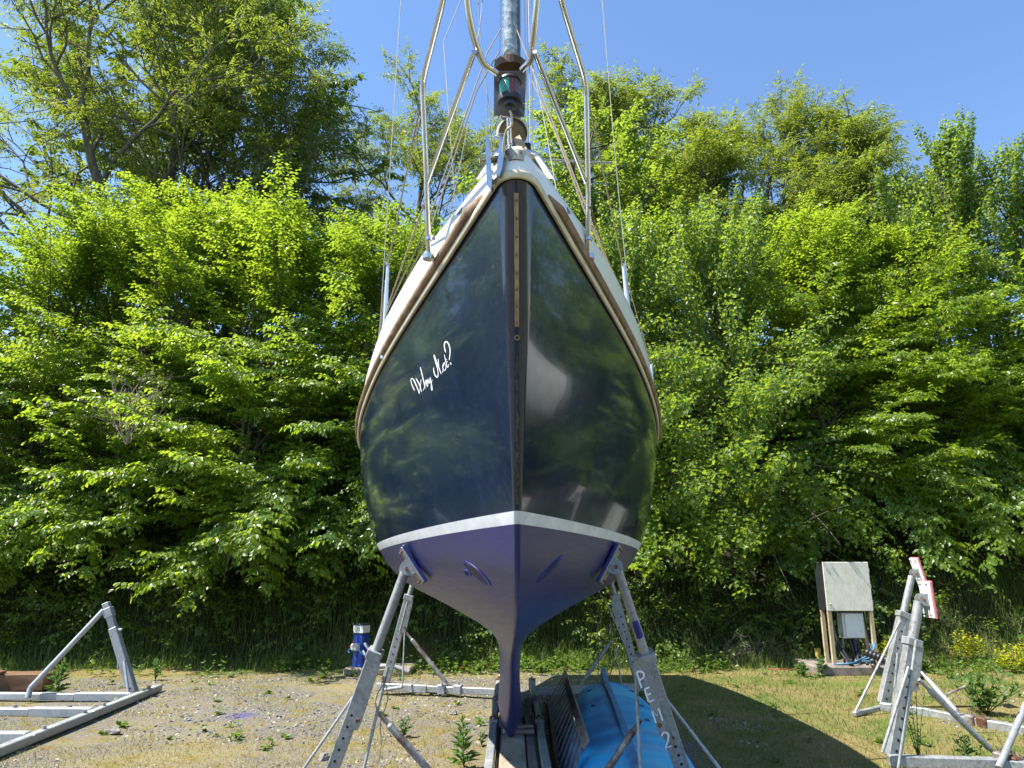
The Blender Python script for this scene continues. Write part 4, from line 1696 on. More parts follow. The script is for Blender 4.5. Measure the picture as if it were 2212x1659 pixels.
for k, (a, b, c, r) in enumerate((((5.05, .52), (5.03, .30), (5.02, .13), .016), ((5.12, .52), (5.16, .30), (5.12, .13), .024), ((5.20, .50), (5.21, .3), (5.2, .13), .028), ((5.27, .52), (5.26, .3), (5.3, .13), .02),
                      ((4.90, .92), (4.93, .5), (5.05, .13), .02), ((4.88, .92), (4.90, .45), (5.0, .13), .016), ((5.33, .52), (5.36, .36), (5.28, .13), .009), ((5.40, .92), (5.42, .5), (5.32, .13), .012))):
    mb = MB()
    mb.tube(smooth_path([(a[0], yf + .15, a[1] + .04), (b[0], yf + .10, b[1]), (c[0], yf + .12 - .05 * k, c[1])]), r, 8)
    mb.build('cable', cabm, slab, smooth=60)
for k in range(3):
    mb = MB()
    mb.tube(smooth_path([(4.80, yf - .02, .14), (5.0, yf - .1 - .02 * k, .15 + .01 * k), (5.2, yf - .05, .18 + .02 * k), (5.35, yf - .1, .22 + .05 * k), (5.40 + .03 * k, yf - .02, .42 + .02 * k)]), .009, 7)
    mb.build('cable', bl, slab, smooth=60)
mb = MB()
n_ = 30
pts = [Vector((5.22, yf - .18, .33)).lerp(Vector((5.80, yf - .62, .07)), i / n_) for i in range(n_ + 1)]
mb.tube(pts, [.062 if i % 2 else .05 for i in range(n_ + 1)], 14)
tag(mb.build('corrugated_duct', cabm, None, origin=(5.5, yf - .4, 0)), 'black corrugated duct slanting to the ground in front of the cabinet', 'duct')
mb = MB()
mb.tube([G(1769, 1432, .06), G(1769, 1432, .06) + Vector((0, 0, .22))], .045, 14)
tag(mb.build('pipe_stub', simple('yellow_pipe', (0.42, 0.34, 0.07), .6, var=.15, scale=15), None, origin=G(1769, 1432, .06), smooth=40), 'short upright yellow pipe stub left of the cabinet posts', 'pipe')

# ------------------------------------------------------------------ power pedestal
ped = thing('power_pedestal', 'short blue power pedestal with white head marked W1 beside the hedge foot', 'power pedestal', (-2.2, 11.2, 0))
mb = MB()
mb.box((-2.0, 11.5, .04), (1.0, .6, .10), bev=.02)
mb.build('concrete_base', simple('pedestal_concrete', (0.24, 0.2, 0.15), .9, var=.3, scale=8, bump=.5), ped)
pb_ = simple('pedestal_blue', (0.015, 0.06, 0.36), .35, var=.12, scale=6)
bx0, bx1, byf = -2.40, -2.195, 11.25
rz = Euler((0, 0, -.42)).to_matrix()
pc = Vector((-2.29, 11.38, 0))


def pd(x, y, z):
    return pc + rz @ Vector((x, y, 0)) + Vector((0, 0, z))


mb = MB()
mb.box(pd(0, 0, .325), (.17, .17, .47), rz, bev=.012)
mb.build('pedestal_column', pb_, ped)
mb = MB()
for a in (0, 1, 2, 3):
    R4 = Euler((0, 0, -.42 + a * math.pi / 2)).to_matrix()
    mb.box(pc + R4 @ Vector((0, -.088, 0)) + Vector((0, 0, .31)), (.012, .008, .44), R4)
mb.box(pd(0, 0, .567), (.185, .185, .014), rz)
mb.build('black_trim', M['black'], ped)
mb = MB()
mb.box(pd(0, 0, .63), (.182, .182, .11), rz, bev=.006)
hd = mb.build('pedestal_head', simple('pedestal_white', (0.66, 0.68, 0.68), .4, var=.08, scale=6), ped)
mb = MB()
mb.box(pd(0, 0, .698), (.192, .192, .022), rz, bev=.006)
mb.build('pedestal_cap', M['black'], ped)
yel = simple('yellow_marking', (0.62, 0.5, 0.03), .6, var=.1)
ux_, nf_ = rz @ Vector((1, 0, 0)), rz @ Vector((0, -1, 0))
for nm, segs in (('W', [[(-.072, .045), (-.058, 0), (-.042, .035), (-.027, 0), (-.012, .045)]]), ('1', [[(.012, .034), (.028, .045), (.028, 0)]])):
    mb = MB()
    for st in segs:
        st = [pd(a, -.0925, .607 + b) for a, b in st]
        vs = []
        for i, p in enumerate(st):
            t = (st[min(i + 1, len(st) - 1)] - st[max(i - 1, 0)]).normalized()
            n3 = t.cross(nf_)
            vs += [p + n3 * .008, p - n3 * .008]
        mb.add(vs, [(2 * i, 2 * i + 1, 2 * i + 3, 2 * i + 2) for i in range(len(st) - 1)])
    o = mb.build('marking', yel, hd)
    o['label'] = 'yellow ' + nm
mb = MB()
mb.box(pd(.0, -.14, .38), (.13, .09, .10), rz, bev=.02)
mb.build('socket_cover', simple('socket_grey', (0.42, 0.43, 0.42), .4, var=.1), ped)
mb = MB()
mb.tube([pd(.10, -.05, .43), pd(.17, -.05, .36)], .022, 10)
mb.tube([pd(.10, -.09, .33), pd(.15, -.09, .27)], .02, 10)
mb.build('plug', simple('plug_grey', (0.5, 0.5, 0.52), .4, var=.1), ped)
mb = MB()
mb.tube(smooth_path([pd(-.09, -.05, .46), pd(-.13, -.08, .38), pd(-.04, -.17, .36)]), .008, 6)
mb.build('cable', simple('cable_red', (0.3, 0.03, 0.03), .6, var=.2), ped, smooth=50)
mb = MB()
mb.tube(smooth_path([pd(-.07, -.16, .36), pd(-.12, -.15, .33), pd(-.08, -.17, .30)]), .006, 6)
mb.tube(smooth_path([pd(.08, -.16, .37), pd(.13, -.16, .30), pd(.2, -.12, .26), pd(.22, -.1, .3)]), .006, 6)
mb.build('cable', simple('cable_bright_blue', (0.02, 0.18, 0.5), .5, var=.2), ped, smooth=50)
mb = MB()
mb.tube(smooth_path([(-2.0, 11.15, .12), (-1.75, 11.1, .13), (-1.5, 11.05, .06)]), .035, 10)
mb.build('conduit', simple('grey_conduit', (0.22, 0.22, 0.23), .6, var=.2), ped, smooth=50)

# ------------------------------------------------------------------ upturned dinghy
ding = thing('dinghy', 'bright blue upturned plastic dinghy lying under the bow of the yacht, chalky patches', 'dinghy', (1.15, 7.3, 0))
dm = NT('dinghy_plastic')
d1 = dm.noise(1.3, 5, .6, stretch=(.8, 1.3, 1))
d2 = dm.noise(14, 8, .75)
dcol = dm.ramp(d1, [(.38, (0.015, 0.24, 0.55)), (.5, (0.03, 0.46, 0.80)), (.62, (0.08, 0.60, 0.88))])
dcol = dm.mix(dm.math('MULTIPLY', dm.ramp(dm.noise(.9, 4, .6, stretch=(.5, 1.7, 1), dist=.5), [(.52, 0.0), (.64, 1.0)]), dm.ramp(d2, [(.3, .25), (.7, .9)])), dcol, (0.42, 0.55, 0.68))
dm.set('Base Color', dcol).set('Roughness', .42)
dm.bump(d2, .15, .004)


def dsec(y):
    t = (8.55 - y) / 3.95          # 0 transom, 1 bow
    w = interp(t, [0, .25, .55, .8, 1.0], [.37, .46, .50, .48, .30])
    h = interp(t, [0, .3, .7, 1.0], [.29, .32, .31, .24])
    return w, h


ys = [8.55 - 3.95 * i / 26 for i in range(27)]
vs, fs = [], []
sec = []
for j in range(33):
    a = math.acos(1 - 2 * j / 32 * 1.0) if 0 < j < 32 else math.pi * j / 32
    sec.append(a)
cxd = lambda y: 1.07 - (8.55 - y) * .065
for y in ys:
    w, h = dsec(y)
    for j, a in enumerate(sec):
        cx_ = -math.cos(a)
        hh = interp(abs(cx_), [0, .30, .34, .60, .66, .86, .97, 1.0], [1, .955, .93, .83, .79, .58, .27, 0]) * h
        vs.append((cxd(y) + cx_ * w * (1 + .03 * (hh < .02)), y, .02 + hh))
n = len(sec)
for i in range(len(ys) - 1):
    for j in range(n - 1):
        fs.append((i * n + j, i * n + j + 1, (i + 1) * n + j + 1, (i + 1) * n + j))
fs.append(tuple(range(n)))
fs.append(tuple((len(ys) - 1) * n + j for j in range(n))[::-1])
mb = MB()
mb.add(vs, fs)
mb.build('hull', dm.m, ding, smooth=14)
mb = MB()
kv = []
pr = [(y_, .02 + dsec(y_)[1] + .035 + .10 * max(0, 1 - (8.66 - y_) / .7) ** 1.5) for y_ in (8.66, 8.6, 8.4, 8.2, 8.0, 7.7, 7.2, 6.6, 6.0, 5.4, 4.9)]
for (y, z) in pr:
    for (a, b) in ((-.04, -.10), (-.024, 0), (.024, 0), (.04, -.10)):
        kv.append((cxd(y) - .03 + a, y, z + b))
fs = []
for i in range(len(pr) - 1):
    for j in range(3):
        fs.append((i * 4 + j, i * 4 + j + 1, (i + 1) * 4 + j + 1, (i + 1) * 4 + j))
fs.append((0, 1, 2, 3))
fs.append(tuple(4 * (len(pr) - 1) + j for j in (3, 2, 1, 0)))
mb.add(kv, fs)
mb.build('keel_skeg', simple('skeg_chalky_blue', (0.10, 0.24, 0.42), .55, var=.3, scale=8), ding)
mb = MB()
rim = [(cxd(y) - dsec(y)[0] * 1.03, y, .03) for y in ys] + [(cxd(y) + dsec(y)[0] * 1.03, y, .03) for y in ys[::-1]]
mb.tube(rim, .022, 8)
mb.build('gunwale_rim', simple('rim_blue', (0.02, 0.25, 0.6), .5, var=.2, scale=8), ding, smooth=60)
for (yy, xx) in ((8.15, -.2), (8.15, .22), (7.2, -.2), (7.2, .22), (6.55, .2)):
    w, h = dsec(yy)
    mb = MB()
    zc = .02 + interp(abs(xx / w), [0, .30, .34, .60, .66, .86, .97, 1.0], [1, .955, .93, .83, .79, .58, .27, 0]) * h
    mb.tube([(cxd(yy) + xx, yy, zc - .01), (cxd(yy) + xx, yy, zc + .004)], [.045, .03], 12)
    mb.build('scupper', simple('scupper_blue', (0.01, 0.07, 0.25), .5), ding)

# leaning slatted panel
pan = thing('slatted_panel', 'weathered wooden slatted panel leaning on its edge between keel beams and blue dinghy', 'slatted panel', (.5, 7.4, 0))
T0, T1 = Vector((.62, 9.0, .33)), Vector((.53, 5.55, .345))
B0, B1 = Vector((.43, 9.08, .03)), Vector((.34, 5.2, .03))
mb = MB()
mb.beam(T0, T1, .028, .075, up=(.5, 0, .8), bev=.004)
mb.build('top_rail', M['timber_grey'], pan)
mb = MB()
mb.beam(B0, B1, .03, .05, bev=.004)
mb.build('bottom_rail', M['timber_grey'], pan)
for k in range(14):
    t = (k + .6) / 14
    a = T0.lerp(T1, t) + Vector((-.018, 0, -.01))
    b = B0.lerp(B1, min(1, t + .02)) + Vector((.0, 0, .02))
    mb = MB()
    mb.beam(a, b, .045, .016, up=(-.8, 0, .4), bev=.003)
    mb.build('slat', M['timber_grey'], pan)
mb = MB()
c = T0.lerp(T1, .80) + Vector((-.03, 0, .02))
mb.tube([c + Vector((0, -.05, -.05)), c + Vector((-.02, -.05, .03)), c + Vector((-.02, .05, .03)), c + Vector((0, .05, -.05))], .005, 6)
mb.build('staple', M['steel'], pan)

# red hose on the ground under the stern
mb = MB()
mb.tube(smooth_path([G(1330, 1428, .02) + Vector((0, 0, .05)), G(1290, 1437, .02), G(1220, 1443, .02), G(1130, 1440, .02), G(1050, 1436, .03), G(990, 1446, .02), G(1010, 1438, .05), G(1035, 1445, .02)]), .009, 6)
tag(mb.build('hose', simple('red_hose', (0.30, 0.03, 0.02), .5, var=.3, scale=15), None, origin=G(1150, 1440), smooth=60), 'thin red hose trailing along the hedge foot behind the keel', 'hose')
mb = MB()
mb.tube(smooth_path([G(1790, 1432, .05), G(1850, 1436, .04), G(1900, 1440, .05), G(1930, 1437, .03), G(1960, 1446, .02)]), .008, 6)
mb.tube(smooth_path([G(1790, 1432, .05), G(1740, 1440, .03), G(1690, 1446, .03), G(1660, 1445, .02)]), .008, 6)
tag(mb.build('cord', simple('red_cord', (0.32, 0.05, 0.04), .6, var=.3, scale=15), None, origin=G(1790, 1432), smooth=60), 'thin red cord lying in front of the cabinet base', 'cord')

# ------------------------------------------------------------------ ground
rng = np.random.default_rng(11)


def terrain_z(x, y):
    """level yard, then the wooded bank beyond"""
    x = np.asarray(x, float); y = np.asarray(y, float)
    foot = 12.15 + 0.25 * np.sin(x * .55) + .18 * np.sin(x * 1.3 + 1)
    t = np.clip(y - foot, 0, None)
    z = 0.98 * t * (1 - np.exp(-t / .8)) * np.exp(-t / 38)
    z = z + 0.018 * np.sin(x * 1.9 + .3 * y) * np.sin(y * 1.4) * (t <= 0)
    z = z + .06 * np.sin(x * 2.3) * np.sin(y * 1.7) * (t > .5)
    return z


def grid_axis(lo, hi, fine_lo, fine_hi, step_f, step_c):
    a = list(np.arange(fine_lo, fine_hi + 1e-6, step_f))
    b, s_ = fine_hi, step_f
    while b < hi:
        s_ = min(step_c, s_ * 1.35)
        b += s_
        a.append(b)
    b, s_ = fine_lo, step_f
    while b > lo:
        s_ = min(step_c, s_ * 1.35)
        b -= s_
        a.insert(0, b)
    return np.array(a)


def np_mesh(name, verts, faces, mats, smooth=False):
    """verts (n,3); faces (m,k) all with the same k"""
    me = bpy.data.meshes.new(name)
    verts = np.ascontiguousarray(verts, dtype=np.float32)
    faces = np.ascontiguousarray(faces, dtype=np.int32)
    m, k = faces.shape
    me.vertices.add(len(verts))
    me.vertices.foreach_set('co', verts.ravel())
    me.loops.add(m * k)
    me.loops.foreach_set('vertex_index', faces.ravel())
    me.polygons.add(m)
    me.polygons.foreach_set('loop_start', np.arange(0, m * k, k, dtype=np.int32))
    me.polygons.foreach_set('use_smooth', np.full(m, smooth))
    me.update(calc_edges=True)
    for mt in (mats if isinstance(mats, (list, tuple)) else [mats]):
        me.materials.append(mt)
    return me


gm = NT('yard_ground')
obj = gm.tc('Object')
sep = gm.n.new('ShaderNodeSeparateXYZ')
gm.l.new(obj, sep.inputs[0])
n1 = gm.noise(0.55, 6, .62)
n2 = gm.noise(3.2, 6, .7)
n3 = gm.noise(38, 5, .7)
n4 = gm.noise(1.1, 5, .65, dist=.4)
gravel = gm.ramp(n3, [(.3, (0.05, 0.046, 0.042)), (.5, (0.15, 0.135, 0.115)), (.7, (0.29, 0.265, 0.225))])
straw = gm.ramp(gm.noise(24, 7, .75), [(.3, (0.12, 0.10, 0.045)), (.55, (0.25, 0.205, 0.105)), (.75, (0.38, 0.33, 0.19))])
moss = gm.ramp(gm.noise(16, 6, .7), [(.3, (0.09, 0.06, 0.015)), (.6, (0.22, 0.17, 0.04)), (.8, (0.30, 0.27, 0.07))])
green = gm.ramp(gm.noise(30, 6, .7), [(.3, (0.05, 0.07, 0.015)), (.7, (0.15, 0.19, 0.04))])
c = gm.mix(gm.ramp(n1, [(.45, 0.0), (.62, .9)]), gravel, straw)
c = gm.mix(gm.ramp(n2, [(.52, 0.0), (.62, .85)]), c, moss)
c = gm.mix(gm.ramp(gm.noise(5.5, 6, .75), [(.52, 0.0), (.62, .6)]), c, (0.17, 0.18, 0.05))
# greener to the right of the keel and towards the bank
gx = gm.n.new('ShaderNodeMapRange')
gm.l.new(sep.outputs[0], gx.inputs[0])
gx.inputs[1].default_value = 0.6
gx.inputs[2].default_value = 2.2
gy = gm.n.new('ShaderNodeMapRange')
gm.l.new(sep.outputs[1], gy.inputs[0])
gy.inputs[1].default_value = 9.6
gy.inputs[2].default_value = 11.6
edge = gm.math('ADD', gm.math('MAXIMUM', gx.outputs[0], gm.math('MULTIPLY', gy.outputs[0], .8)), gm.math('MULTIPLY', gm.math('SUBTRACT', n4, .5), 1.4))
lawn = gm.mix(gm.ramp(n4, [(.38, 0.0), (.56, 1.0)]), green, gm.mix(.5, straw, moss))
c = gm.mix(gm.ramp(edge, [(.42, 0.0), (.62, 1.0)]), c, lawn)
# soil under the trees
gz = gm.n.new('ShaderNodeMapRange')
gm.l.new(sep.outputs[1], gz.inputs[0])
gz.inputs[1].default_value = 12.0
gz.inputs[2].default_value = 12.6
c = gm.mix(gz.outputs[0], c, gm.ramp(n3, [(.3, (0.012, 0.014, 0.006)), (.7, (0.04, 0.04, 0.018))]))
gl_ = gm.n.new('ShaderNodeMapRange')  # dark patch painted before the bow so the stem mirrors less light
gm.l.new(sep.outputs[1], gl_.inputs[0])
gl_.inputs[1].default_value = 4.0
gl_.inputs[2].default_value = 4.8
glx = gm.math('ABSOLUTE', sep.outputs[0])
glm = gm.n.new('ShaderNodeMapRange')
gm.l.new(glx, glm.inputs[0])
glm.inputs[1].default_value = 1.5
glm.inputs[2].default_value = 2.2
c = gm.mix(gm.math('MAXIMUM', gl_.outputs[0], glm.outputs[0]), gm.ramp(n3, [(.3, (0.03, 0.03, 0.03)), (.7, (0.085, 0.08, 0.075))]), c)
bluep = gm.n.new('ShaderNodeVectorMath')
bluep.operation = 'DISTANCE'
gm.l.new(obj, bluep.inputs[0])
bluep.inputs[1].default_value = tuple(G(522, 1546))
c = gm.mix(gm.ramp(gm.math('ADD', bluep.outputs['Value'], gm.math('MULTIPLY', n3, .5)), [(.30, .75), (.48, 0.0)]), c, (0.05, 0.06, 0.22))
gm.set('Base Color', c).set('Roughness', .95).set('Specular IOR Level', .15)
gm.bump(n3, .9, .02)
ax_ = grid_axis(-1500, 1500, -12, 12, .12, 120)
ay_ = grid_axis(-1500, 1500, 4.5, 14.5, .12, 120)
XX, YY = np.meshgrid(ax_, ay_)
ZZ = terrain_z(XX, YY)
ZZ = np.where(YY > 60, ZZ * np.clip(1 - (YY - 60) / 200, 0, 1), ZZ)
V = np.stack([XX.ravel(), YY.ravel(), ZZ.ravel()], 1)
nx_, ny_ = len(ax_), len(ay_)
I = np.arange(nx_ * ny_).reshape(ny_, nx_)
Fq = np.stack([I[:-1, :-1].ravel(), I[:-1, 1:].ravel(), I[1:, 1:].ravel(), I[1:, :-1].ravel()], 1)
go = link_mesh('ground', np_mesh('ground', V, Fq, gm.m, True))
go['kind'] = 'structure'


# ------------------------------------------------------------------ scattering helpers
def rot_from(yaw, pitch, roll, n):
    """(n,3,3): local +Y forward, +Z up; yaw about Z, pitch raises the tip, roll about the forward axis"""
    yaw = np.broadcast_to(yaw, (n,)); pitch = np.broadcast_to(pitch, (n,)); roll = np.broadcast_to(roll, (n,))
    cy, sy, cp, sp, cr, sr = np.cos(yaw), np.sin(yaw), np.cos(pitch), np.sin(pitch), np.cos(roll), np.sin(roll)
    Z = np.zeros(n); O = np.ones(n)
    Rz = np.stack([np.stack([cy, -sy, Z], 1), np.stack([sy, cy, Z], 1), np.stack([Z, Z, O], 1)], 1)
    Rx = np.stack([np.stack([O, Z, Z], 1), np.stack([Z, cp, -sp], 1), np.stack([Z, sp, cp], 1)], 1)
    Ry = np.stack([np.stack([cr, Z, sr], 1), np.stack([Z, O, Z], 1), np.stack([-sr, Z, cr], 1)], 1)
    return Rz @ Rx @ Ry


def stamp(tv, tf, pos, R, sc):
    """template verts (v,3), faces (f,k) stamped at pos (n,3) with R (n,3,3) and scale (n,) or (n,3)"""
    n = len(pos)
    sc = np.asarray(sc)
    if sc.ndim == 1:
        sc = sc[:, None]
    L = tv[None] * sc[:, None, :]
    W = np.einsum('nij,nvj->nvi', R, L) + pos[:, None, :]
    Fo = tf[None] + (np.arange(n) * len(tv))[:, None, None]
    return W.reshape(-1, 3), Fo.reshape(-1, tf.shape[1])


def frustum_ok(x, y, z, m=1.12):
    d = y * CP + (z - 1.6) * SP
    u = x / np.maximum(d, .1)
    return (np.abs(u) < 0.723 * m) & (d > .5)


# gravel chips: real stones
st_t = np.array([(-.5, -.4, 0), (.45, -.5, 0), (.55, .35, 0), (-.4, .5, 0), (-.3, -.25, .42), (.3, -.2, .5), (.25, .25, .36), (-.2, .3, .5)])
st_f = np.array([(0, 1, 5, 4), (1, 2, 6, 5), (2, 3, 7, 6), (3, 0, 4, 7), (4, 5, 6, 7)])
smat = NT('slate_chippings')
g_ = smat.n.new('ShaderNodeNewGeometry')
smat.set('Base Color', smat.ramp(g_.outputs['Random Per Island'], [(0, (0.045, 0.043, 0.045)), (.45, (0.14, 0.13, 0.125)), (.8, (0.26, 0.235, 0.205)), (1, (0.42, 0.38, 0.32))])).set('Roughness', .8)


def vnoise(x, y, f, seed):
    """cheap smooth value noise in 2D"""
    r = np.random.default_rng(seed)
    g = r.random((64, 64))
    x = np.asarray(x) * f + 1000; y = np.asarray(y) * f + 1000
    xi = np.floor(x).astype(int); yi = np.floor(y).astype(int)
    fx, fy = x - xi, y - yi
    fx = fx * fx * (3 - 2 * fx); fy = fy * fy * (3 - 2 * fy)
    a, b = g[xi % 64, yi % 64], g[(xi + 1) % 64, yi % 64]
    c_, d = g[xi % 64, (yi + 1) % 64], g[(xi + 1) % 64, (yi + 1) % 64]
    return (a * (1 - fx) + b * fx) * (1 - fy) + (c_ * (1 - fx) + d * fx) * fy


N = 54000
x = rng.uniform(-8.5, 8.0, N); y = 5.3 + 6.6 * rng.random(N) ** 1.25
gn = vnoise(x, y, .9, 1) * .6 + vnoise(x, y, 3.1, 2) * .4
right = np.clip((x - .5) / 1.4, 0, 1) * .30
far_ = np.clip((y - 10.2) / 1.4, 0, 1) * .25
keep = (gn > .40 + right + far_) & frustum_ok(x, y, 0 * x)
keep &= ~((np.abs(x) < .3) & (y < 9.3))
x, y = x[keep], y[keep]
n = len(x)
size = .010 + .030 * rng.random(n) ** 3.2
pos = np.stack([x, y, terrain_z(x, y) - .003], 1)
R = rot_from(rng.uniform(0, 6.28, n), rng.normal(0, .18, n), rng.normal(0, .18, n), n)
sc = np.stack([size * rng.uniform(.8, 1.5, n), size * rng.uniform(.7, 1.2, n), size * rng.uniform(.5, 1.0, n)], 1)
v_, f_ = stamp(st_t, st_f, pos, R, sc)
o = link_mesh('gravel', np_mesh('gravel', v_, f_, smat.m))
tag(o, 'grey slate chippings strewn over the dry yard in front of the hedge', 'gravel', kind='stuff')
# single bigger stones
for (u, v, s_) in ((1500, 1546, .085), (640, 1572, .07), (405, 1554, .055), (225, 1582, .05), (250, 1583, .10), (560, 1600, .06), (700, 1640, .10)):
    pt = G(u, v) if u != 1500 else G(1214 * 0 + 978, 1513 + 28)
    k = 10
    rr = np.random.default_rng(int(u))
    mb = MB()
    vs = []
    for lay, (rad, zz) in enumerate(((1, 0), (.9, .45), (.45, .8))):
        for i in range(7):
            a = 6.283 * i / 7 + .2 * lay
            q = rad * (1 + .25 * rr.normal())
            vs.append((pt.x + s_ * .6 * q * math.cos(a), pt.y + s_ * .5 * q * math.sin(a), s_ * .6 * zz * (1 + .15 * rr.normal())))
    fs = [(lay * 7 + i, lay * 7 + (i + 1) % 7, (lay + 1) * 7 + (i + 1) % 7, (lay + 1) * 7 + i) for lay in range(2) for i in range(7)] + [tuple(14 + i for i in range(7))]
    mb.add(vs, fs)
    STONES = globals().setdefault('STONES', [])
    STONES.append((mb, pt, u))
stone_m = simple('grey_stone', (0.2, 0.18, 0.16), .85, var=.3, scale=14, bump=.5)
stone_lab = {1500: 'fist sized angular stone on the gravel left of the left keel beam', 640: 'small dark stone in the gravel left of the front left prop',
             405: 'small stone just right of the empty cradle side beam', 225: 'small stone tucked against the empty cradle side beam', 250: 'flat grey stone near the empty cradle side beam, biggest one there',
             560: 'small stone in the open gravel between empty cradle and yacht', 700: 'large flat stone by the bottom edge left of the front left prop'}
for (mb, pt, u) in STONES:
    tag(mb.build('stone', stone_m, None, origin=pt), stone_lab[u], 'stone', 'loose stones on the yard')

# grass: thin blades; dry in the open, green to the right and at the bank foot
bl_t = np.array([(-.5, 0, 0), (.5, 0, 0), (.32, .18, .6), (-.32, .18, .6), (0, .55, 1.0)])


def blades(name, x, y, h, w, mat, label, cat, lean=.35):
    n = len(x)
    pos = np.stack([x, y, terrain_z(x, y) - .004], 1)
    R = rot_from(rng.uniform(0, 6.28, n), rng.normal(0, lean, n), rng.normal(0, lean * .5, n), n)
    sc = np.stack([w, h * rng.uniform(.3, 1.0, n), h], 1)
    L = bl_t[None] * sc[:, None, :]
    W = np.einsum('nij,nvj->nvi', R, L) + pos[:, None, :]
    V = W.reshape(-1, 3)
    b = (np.arange(n) * 5)[:, None]
    tri = np.concatenate([b + np.array([0, 1, 2]), b + np.array([0, 2, 3]), b + np.array([3, 2, 4])], 0)
    o = link_mesh(name, np_mesh(name, V, tri, mat))
    tag(o, label, cat, kind='stuff')
    return o


dry = mat_leaf('dry_grass', (0.16, 0.14, 0.04), (0.34, 0.29, 0.10), (0.50, 0.43, 0.20), (0.3, 0.26, 0.06), .25, .6, .2)
grn = mat_leaf('green_grass', (0.05, 0.085, 0.012), (0.10, 0.15, 0.02), (0.22, 0.24, 0.06), (0.16, 0.26, 0.02), .3, .5, .3)
tall = mat_leaf('tall_bank_grass', (0.06, 0.11, 0.02), (0.10, 0.17, 0.03), (0.20, 0.23, 0.08), (0.22, 0.34, 0.03), .35, .5, .3)
N = 135000
x = rng.uniform(-9.5, 9.5, N); y = 5.3 + 6.9 * rng.random(N) ** 1.15
gn = vnoise(x, y, .8, 5) * .5 + vnoise(x, y, 2.6, 6) * .5
keep = frustum_ok(x, y, 0 * x) & ~((np.abs(x) < .3) & (y < 9.3)) & (gn > .42 - .25 * np.clip((x - .5) / 1.4, 0, 1))
x, y = x[keep], y[keep]
x = x + .02 * rng.normal(size=len(x))
isg = (np.clip((x - .6) / 1.6, 0, 1) * .55 + np.clip((y - 9.8) / 1.8, 0, 1) * .55 + vnoise(x, y, 1.4, 9) * .8) > (.74 + .34 * rng.random(len(x)))
blades('dry_grass', x[~isg], y[~isg], .018 + .04 * rng.random((~isg).sum()) ** 1.5, .0035 + .003 * rng.random((~isg).sum()), dry, 'short bleached dry grass and moss tufts across the yard', 'grass', .9)
blades('green_grass', x[isg], y[isg], .02 + .05 * rng.random(isg.sum()) ** 1.6, .004 + .004 * rng.random(isg.sum()), grn, 'short green grass to the right of the yacht and along the hedge foot', 'grass', .6)
N = 29000
x = rng.uniform(-10.5, 11, N)
y = 11.75 + 1.9 * rng.random(N) ** 1.3
hh = (.07 + .36 * rng.random(N) ** 1.6) * (.55 + .9 * vnoise(x, y, .9, 12)) * np.clip((y - 11.4) / .9, .25, 1)
keep = ((x < -2.45) | (x > -2.05) | (y > 11.8)) & ((x < 4.6) | (x > 5.9) | (y > 12.0))
x, y, hh = x[keep], y[keep], hh[keep]
blades('tall_grass', x, y, hh, .006 + .006 * rng.random(len(x)), tall, 'tall dark green grass growing up the foot of the bank', 'grass', .28)

# low broad-leaved ground plants at the hedge foot and dotted about
gl_t = np.array([(0, 0, 0), (-.34, .35, .05), (-.28, .75, .06), (0, 1.0, -.06), (.28, .75, .06), (.34, .35, .05)])
gl_f = np.array([(0, 3, 2, 1), (0, 5, 4, 3)])
wmat = mat_leaf('ground_plant_leaves', (0.04, 0.085, 0.012), (0.075, 0.14, 0.02), (0.14, 0.21, 0.035), (0.2, 0.34, 0.02), .4)
N = 2100
x = rng.uniform(-10, 10.5, N)
y = np.where(rng.random(N) < .88, 11.2 + .9 * rng.random(N) ** .7 + .2 * rng.normal(size=N), rng.uniform(6, 11.5, N))
keep = (vnoise(x, y, 1.2, 21) > .42) & ~((np.abs(x) < .3) & (y < 9.3)) & ~((x > .4) & (x < 1.9) & (y < 8.9)) & ~((x > 4.5) & (x < 6) & (y > 11.0) & (y < 12)) & ~((np.abs(x + 2.2) < .55) & (y > 11.1) & (y < 11.85))
x, y = x[keep], y[keep]
m = len(x)
k = 11
px = np.repeat(x, k); py = np.repeat(y, k)
hgt = np.repeat(np.where(y > 11, .05 + .25 * rng.random(m) ** 2, .02 + .06 * rng.random(m) ** 2), k)
px = px + rng.normal(0, .02, m * k) + 0; py = py + rng.normal(0, .02, m * k)
pz = terrain_z(px, py) + hgt * rng.random(m * k)
R = rot_from(rng.uniform(0, 6.28, m * k), rng.uniform(-.2, .8, m * k), rng.normal(0, .3, m * k), m * k)
sc = (.025 + .035 * rng.random(m * k)) * np.repeat(.7 + .8 * rng.random(m), k)
v_, f_ = stamp(gl_t, gl_f, np.stack([px, py, pz], 1), R, sc)
tag(link_mesh('ground_plants', np_mesh('ground_plants', v_, f_, wmat)), 'low leafy weeds scattered on the yard and thick along the hedge foot', 'weeds', kind='stuff')

# ------------------------------------------------------------------ leaves, sprays, shrubs and trees
oval_v = np.array([(0, 0, 0), (-.30, .28, .06), (-.33, .60, .05), (0, 1.0, -.14), (.33, .60, .05), (.30, .28, .06)])
oval_f = np.array([(0, 3, 2, 1), (0, 5, 4, 3)])
def maple_leaf(mp):
    out = [(a, b) for a, b in mp] + [(-a, b) for a, b in mp[-2:0:-1]]
    v = np.array([(0, .28, -.05)] + [(a, b, .10 * abs(a) - .22 * max(0, b - .5) ** 2 + .04) for a, b in out])
    n = len(out)
    return v, np.array([(0, 1 + i, 1 + (i + 1) % n) for i in range(n)])


